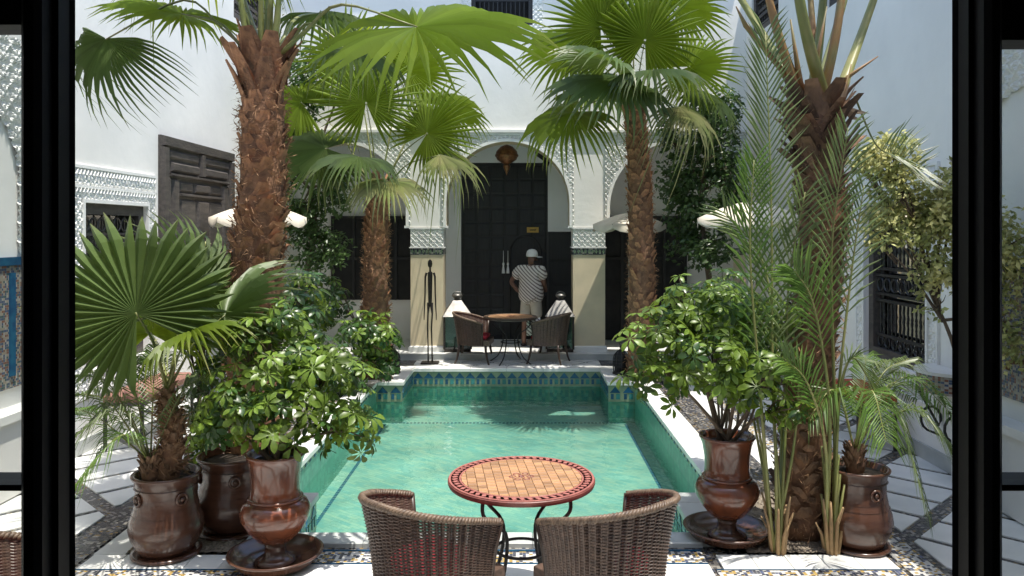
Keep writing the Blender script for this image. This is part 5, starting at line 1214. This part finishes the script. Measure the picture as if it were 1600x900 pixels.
def pygmy(base, tips, label, ll=.24, mats=('date_br', 'date'), th_h=.16):
    th = thing('pygmy_date_palm', label, 'palm', base); top = base + V((0, 0, th_h))
    MB().tube([base, base + V((.01, 0, th_h * .5)), top], [.055, .065, .045], 10).build('trunk', 'trunk', th, smooth=True)
    bm = [boot_mesh(40 + s, 'boot_dk', .03, .09, .035) for s in range(3)]
    for k in range(26):
        a = k * 2.4; d = V((cos(a), sin(a), 0)); put('leaf_base', R.choice(bm), th, frame_mx(base + d * .05 + V((0, 0, th_h * k / 26)), V((0, 0, 1)), d, R.uniform(.8, 1.2)))
    for i, t in enumerate(tips):
        pinnate(th, [top] + [at(*q) for q in t], n=34, ll=ll, start=.22, mat=mats[i % len(mats)], pr=.007, width=.0055, lean=.55, vee=.15, droopl=.5)
JRs = V((JR.x - .02, JR.y, .49))
pygmy(JRs, [[(1305, 610, 5.3), (1262, 655, 5.2)], [(1395, 640, 5.3), (1450, 800, 5.2)], [(1410, 590, 5.5), (1492, 650, 5.6)], [(1420, 640, 5.3), (1490, 700, 5.2)], [(1350, 600, 5.5), (1352, 555, 5.7)], [(1375, 590, 5.4), (1420, 560, 5.6)], [(1310, 610, 5.6), (1275, 620, 5.8)], [(1390, 600, 5.8), (1440, 625, 6.2)], [(1360, 610, 5.0), (1385, 690, 4.8)]],
      'small date palm with arching fronds in the dark planter on the mosaic border')
LP = at(235, 735, 5.15); LP.z = .50
pygmy(V((JL.x - .085, JL.y - .05, .49)), [[(190, 640, 5.1), (105, 690, 5.0)], [(190, 680, 5.0), (118, 760, 4.9)], [(170, 600, 5.2), (100, 590, 5.2)], [(205, 590, 5.3), (175, 545, 5.4)], [(240, 600, 5.4), (245, 545, 5.6)], [(165, 625, 5.3), (90, 620, 5.4)], [(280, 620, 5.2), (310, 590, 5.3)], [(150, 650, 5.4), (100, 640, 5.7)]],
      'small date palm with thin drooping fronds sharing the planter with the young fan palm', ll=.26, mats=('date', 'date_br', 'date'), th_h=.13)
# ---------------------------------------------------------------- umbrella plants (schefflera)
def whorl(seed, mat):
    r_ = random.Random(seed); m = MB(); n = r_.choice((7, 8, 9)); a0 = r_.random() * 6
    for k in range(n):
        a = a0 + 2 * pi * k / n + r_.uniform(-.15, .15); L = r_.uniform(.80, 1.05); d = V((cos(a), sin(a), 0)); s = V((-sin(a), cos(a), 0)); W_ = L * .19
        dr = r_.uniform(.3, 1.0); prev = None; k0 = len(m.v)
        for t, w in ((.0, .05), (.22, .10), (.42, .62), (.62, 1.0), (.84, .78), (1.0, .06)):
            c = d * (L * t * (1 - .12 * dr * t)) + V((0, 0, .10 * t - dr * .55 * t * t)); f = .25 * W_ * w
            m.v.extend([tuple(c - s * W_ * w + V((0, 0, f))), tuple(c), tuple(c + s * W_ * w + V((0, 0, f)))])
        for j in range(5): b = k0 + j * 3; m.f += [(b, b + 1, b + 4, b + 3), (b + 1, b + 2, b + 5, b + 4)]
    m.tube([(0, 0, 0), (0, 0, -.35), (.05, 0, -.9)], [.018, .02, .024], 4, False)
    return m.mesh('leaf', mat, smooth=True)
WHORL = {k: [whorl(200 + s, k) for s in range(6)] for k in ('scheff', 'scheff_dk')}
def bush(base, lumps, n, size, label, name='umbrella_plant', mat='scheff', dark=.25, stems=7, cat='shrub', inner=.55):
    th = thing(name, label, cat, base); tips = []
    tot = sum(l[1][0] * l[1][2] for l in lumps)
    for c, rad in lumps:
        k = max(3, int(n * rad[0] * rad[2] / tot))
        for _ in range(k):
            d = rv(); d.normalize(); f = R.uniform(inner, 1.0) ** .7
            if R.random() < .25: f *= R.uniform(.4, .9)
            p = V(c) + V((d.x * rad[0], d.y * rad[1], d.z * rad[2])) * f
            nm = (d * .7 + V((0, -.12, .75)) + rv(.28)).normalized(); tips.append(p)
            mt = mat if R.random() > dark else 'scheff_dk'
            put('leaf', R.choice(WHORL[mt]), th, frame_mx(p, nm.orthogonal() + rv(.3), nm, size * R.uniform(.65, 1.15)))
    for k in range(stems):                                                 # woody stems with side branches
        c, rad = lumps[k % len(lumps)]; e = V(c) + V((R.uniform(-.6, .6) * rad[0], R.uniform(-.6, .6) * rad[1], R.uniform(-.1, .6) * rad[2]))
        st = V(base) + V((R.uniform(-.06, .06), R.uniform(-.06, .06), -.02)); mid = st.lerp(e, .5) + V((R.uniform(-.05, .05), R.uniform(-.05, .05), .06)); ps = bez([st, mid, e], 8)
        m = MB().tube(ps, [.015 - .009 * i / 8 for i in range(9)], 6)
        near = sorted(tips, key=lambda t: (t - e).length)[:7]
        for t in near: m.tube([ps[5], ps[5].lerp(t, .55) + V((0, 0, .03)), t - V((0, 0, .02))], [.006, .005, .003], 4)
        m.build('stem', 'bark', th, smooth=True)
    return th
def L_(px, py, Y, rx, ry, rz): return (at(px, py, Y), (rx, ry, rz))
bush(UL + V((0, 0, .68)), [L_(440, 560, 5.2, .42, .36, .32), L_(380, 620, 5.1, .33, .3, .26), L_(520, 600, 5.15, .33, .3, .28), L_(450, 650, 4.95, .34, .2, .2), L_(440, 500, 5.3, .26, .25, .16), L_(545, 670, 5.15, .19, .2, .18), L_(340, 670, 5.15, .16, .2, .16)], 300, .115,
     'umbrella plant with glossy fingered leaves in the brown urn before the fan palm')
bush(UR + V((0, 0, .68)), [L_(1100, 470, 5.6, .40, .34, .22), L_(1040, 520, 5.4, .32, .3, .22), L_(1190, 500, 5.55, .28, .3, .24), L_(1030, 590, 5.4, .26, .25, .2), L_(1180, 590, 5.3, .26, .25, .2), L_(1230, 640, 5.2, .13, .15, .10), L_(1110, 560, 5.3, .3, .25, .22)], 290, .115,
     'umbrella plant with glossy fingered leaves in the reddish urn', dark=.18, inner=.5)
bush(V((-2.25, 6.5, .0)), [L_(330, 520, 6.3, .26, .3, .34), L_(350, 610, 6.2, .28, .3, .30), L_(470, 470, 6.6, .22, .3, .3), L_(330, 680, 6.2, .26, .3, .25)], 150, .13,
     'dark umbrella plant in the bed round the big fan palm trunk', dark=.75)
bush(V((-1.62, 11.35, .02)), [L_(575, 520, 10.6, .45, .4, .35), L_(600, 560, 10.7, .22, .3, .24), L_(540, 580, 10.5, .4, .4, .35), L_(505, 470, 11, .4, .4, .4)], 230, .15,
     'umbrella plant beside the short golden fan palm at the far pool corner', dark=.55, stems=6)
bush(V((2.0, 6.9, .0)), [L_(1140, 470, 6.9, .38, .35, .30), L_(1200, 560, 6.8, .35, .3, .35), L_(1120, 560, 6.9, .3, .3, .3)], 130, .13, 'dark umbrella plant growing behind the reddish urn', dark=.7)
# ---------------------------------------------------------------- small-leaved trees and creepers
def cloud(lumps, n, size, mat, name, th, elong=1.8, up=.5, hang=0.0):
    m = MB(); tot = sum(l[1][0] * l[1][1] * l[1][2] for l in lumps)
    for c, rad in lumps:
        for _ in range(int(n * rad[0] * rad[1] * rad[2] / tot)):
            d = rv(); d.normalize(); p = V(c) + V((d.x * rad[0], d.y * rad[1], d.z * rad[2])) * (R.random() ** .45)
            if noise.noise(p * 3.1) < -.22: continue
            nm = (d * .4 + V((0, -.2, up)) + rv(.5)).normalized(); f = (nm.orthogonal() + rv(.8)); f = (f - nm * f.dot(nm)).normalized(); f.z -= hang; s = size * R.uniform(.6, 1.2); sd = f.cross(nm).normalized() * s * .5; fo = nm * s * .14
            b = p; q = p + f * s * elong * .45; e = p + f * s * elong
            m.add([b, q - sd + fo, q, q + sd + fo, e], [(0, 2, 1), (0, 3, 2), (1, 2, 4), (2, 3, 4)])
    o = m.build(name, mat, th); o['kind'] = 'stuff'; return o
def tree(name, base, trunk_pts, lumps, n, size, mat, label, cat='tree', r0=.05, **k):
    th = thing(name, label, cat, base)
    MB().tube(bez(trunk_pts, 12), [r0 - r0 * .75 * i / 12 for i in range(13)], 8).build('trunk', 'bark', th, smooth=True)
    for c, rad in lumps:
        a = V(trunk_pts[-1]).lerp(V(trunk_pts[-2]), R.uniform(0, .7)); c = V(c)
        b = MB().tube(bez([a, a.lerp(c, .5) + V((0, 0, .06)), c], 6), [r0 * .4 - r0 * .3 * i / 6 for i in range(7)], 5)
        for q in range(5): e = c + V((R.uniform(-.8, .8) * rad[0], R.uniform(-.8, .8) * rad[1], R.uniform(-.7, .8) * rad[2])); b.tube([c.lerp(a, .3), c.lerp(e, .5), e], [r0 * .18, r0 * .13, r0 * .05], 4)
        b.build('branch', 'bark', th, smooth=True)
    cloud(lumps, n, size, mat, 'crown', th, **k)
b = V((-3.3, 12.6, 0))
tree('creeper_tree', b, [b, b + V((.1, 0, 1.2)), b + V((.25, -.1, 2.2)), b + V((.2, 0, 3.2))], [L_(470, 330, 12.3, .55, .4, .55), L_(520, 300, 12.4, .35, .35, .5), L_(455, 210, 12.5, .45, .35, .7), L_(500, 390, 12.2, .5, .4, .35), L_(430, 250, 12.4, .35, .35, .8), L_(480, 120, 12.6, .5, .35, .6), L_(395, 170, 12.7, .18, .25, .8), L_(560, 80, 12.8, .5, .3, .4)], 8500, .055, 'vine',
     'leafy dark creeper tree in the sunlit corner behind the short fan palm', r0=.07)
b = V((3.3, 12.5, 0))
tree('creeper_tree', b, [b, b + V((-.1, 0, 1.2)), b + V((-.25, -.1, 2.2)), b + V((-.2, 0, 3.2))], [L_(1090, 330, 12.3, .55, .4, .55), L_(1060, 280, 12.4, .35, .35, .5), L_(1110, 230, 12.5, .5, .35, .6), L_(1095, 390, 12.2, .55, .4, .3), L_(1140, 290, 12.3, .3, .35, .6), L_(1120, 170, 12.6, .45, .35, .4), L_(1045, 210, 12.5, .2, .3, .35)], 8500, .055, 'vine',
     'dense dark creeper tree in the shaded corner behind the tall fan palm', r0=.07)
b = V((3.62, 6.05, 0))
tree('variegated_tree', b, [b, b + V((-.02, 0, .6)), b + V((-.1, 0, 1.2)), b + V((-.25, .1, 1.7))], [L_(1390, 245, 6.1, .26, .25, .20), L_(1350, 250, 6.2, .13, .2, .13), L_(1420, 300, 6.1, .30, .28, .22), L_(1380, 350, 6.1, .22, .22, .16), L_(1440, 350, 6.1, .28, .28, .22), L_(1470, 430, 6.0, .22, .25, .24), L_(1480, 320, 6.0, .25, .25, .3), L_(1500, 260, 6.0, .1, .2, .1), L_(1470, 480, 6.0, .16, .2, .12), L_(1370, 375, 6.0, .13, .15, .09), L_(1545, 400, 5.95, .3, .25, .5), L_(1580, 520, 5.9, .15, .2, .3)], 10500, .029, 'varieg',
     'yellow-green variegated small tree before the dark window of the shaded wing', r0=.035, elong=1.9)
b = V((-3.5, 9.2, 0))
tree('variegated_shrub', b, [b, b + V((0, 0, .5)), b + V((.05, 0, 1.0)), b + V((.1, 0, 1.5))], [L_(325, 395, 9.2, .16, .2, .17), L_(335, 440, 9.2, .3, .25, .2), L_(360, 420, 9.3, .2, .25, .15), L_(320, 470, 9.1, .3, .25, .2)], 1500, .05, 'varieg', 'bright yellow-leaved shrub below the panelled wooden shutter', 'shrub', r0=.03)
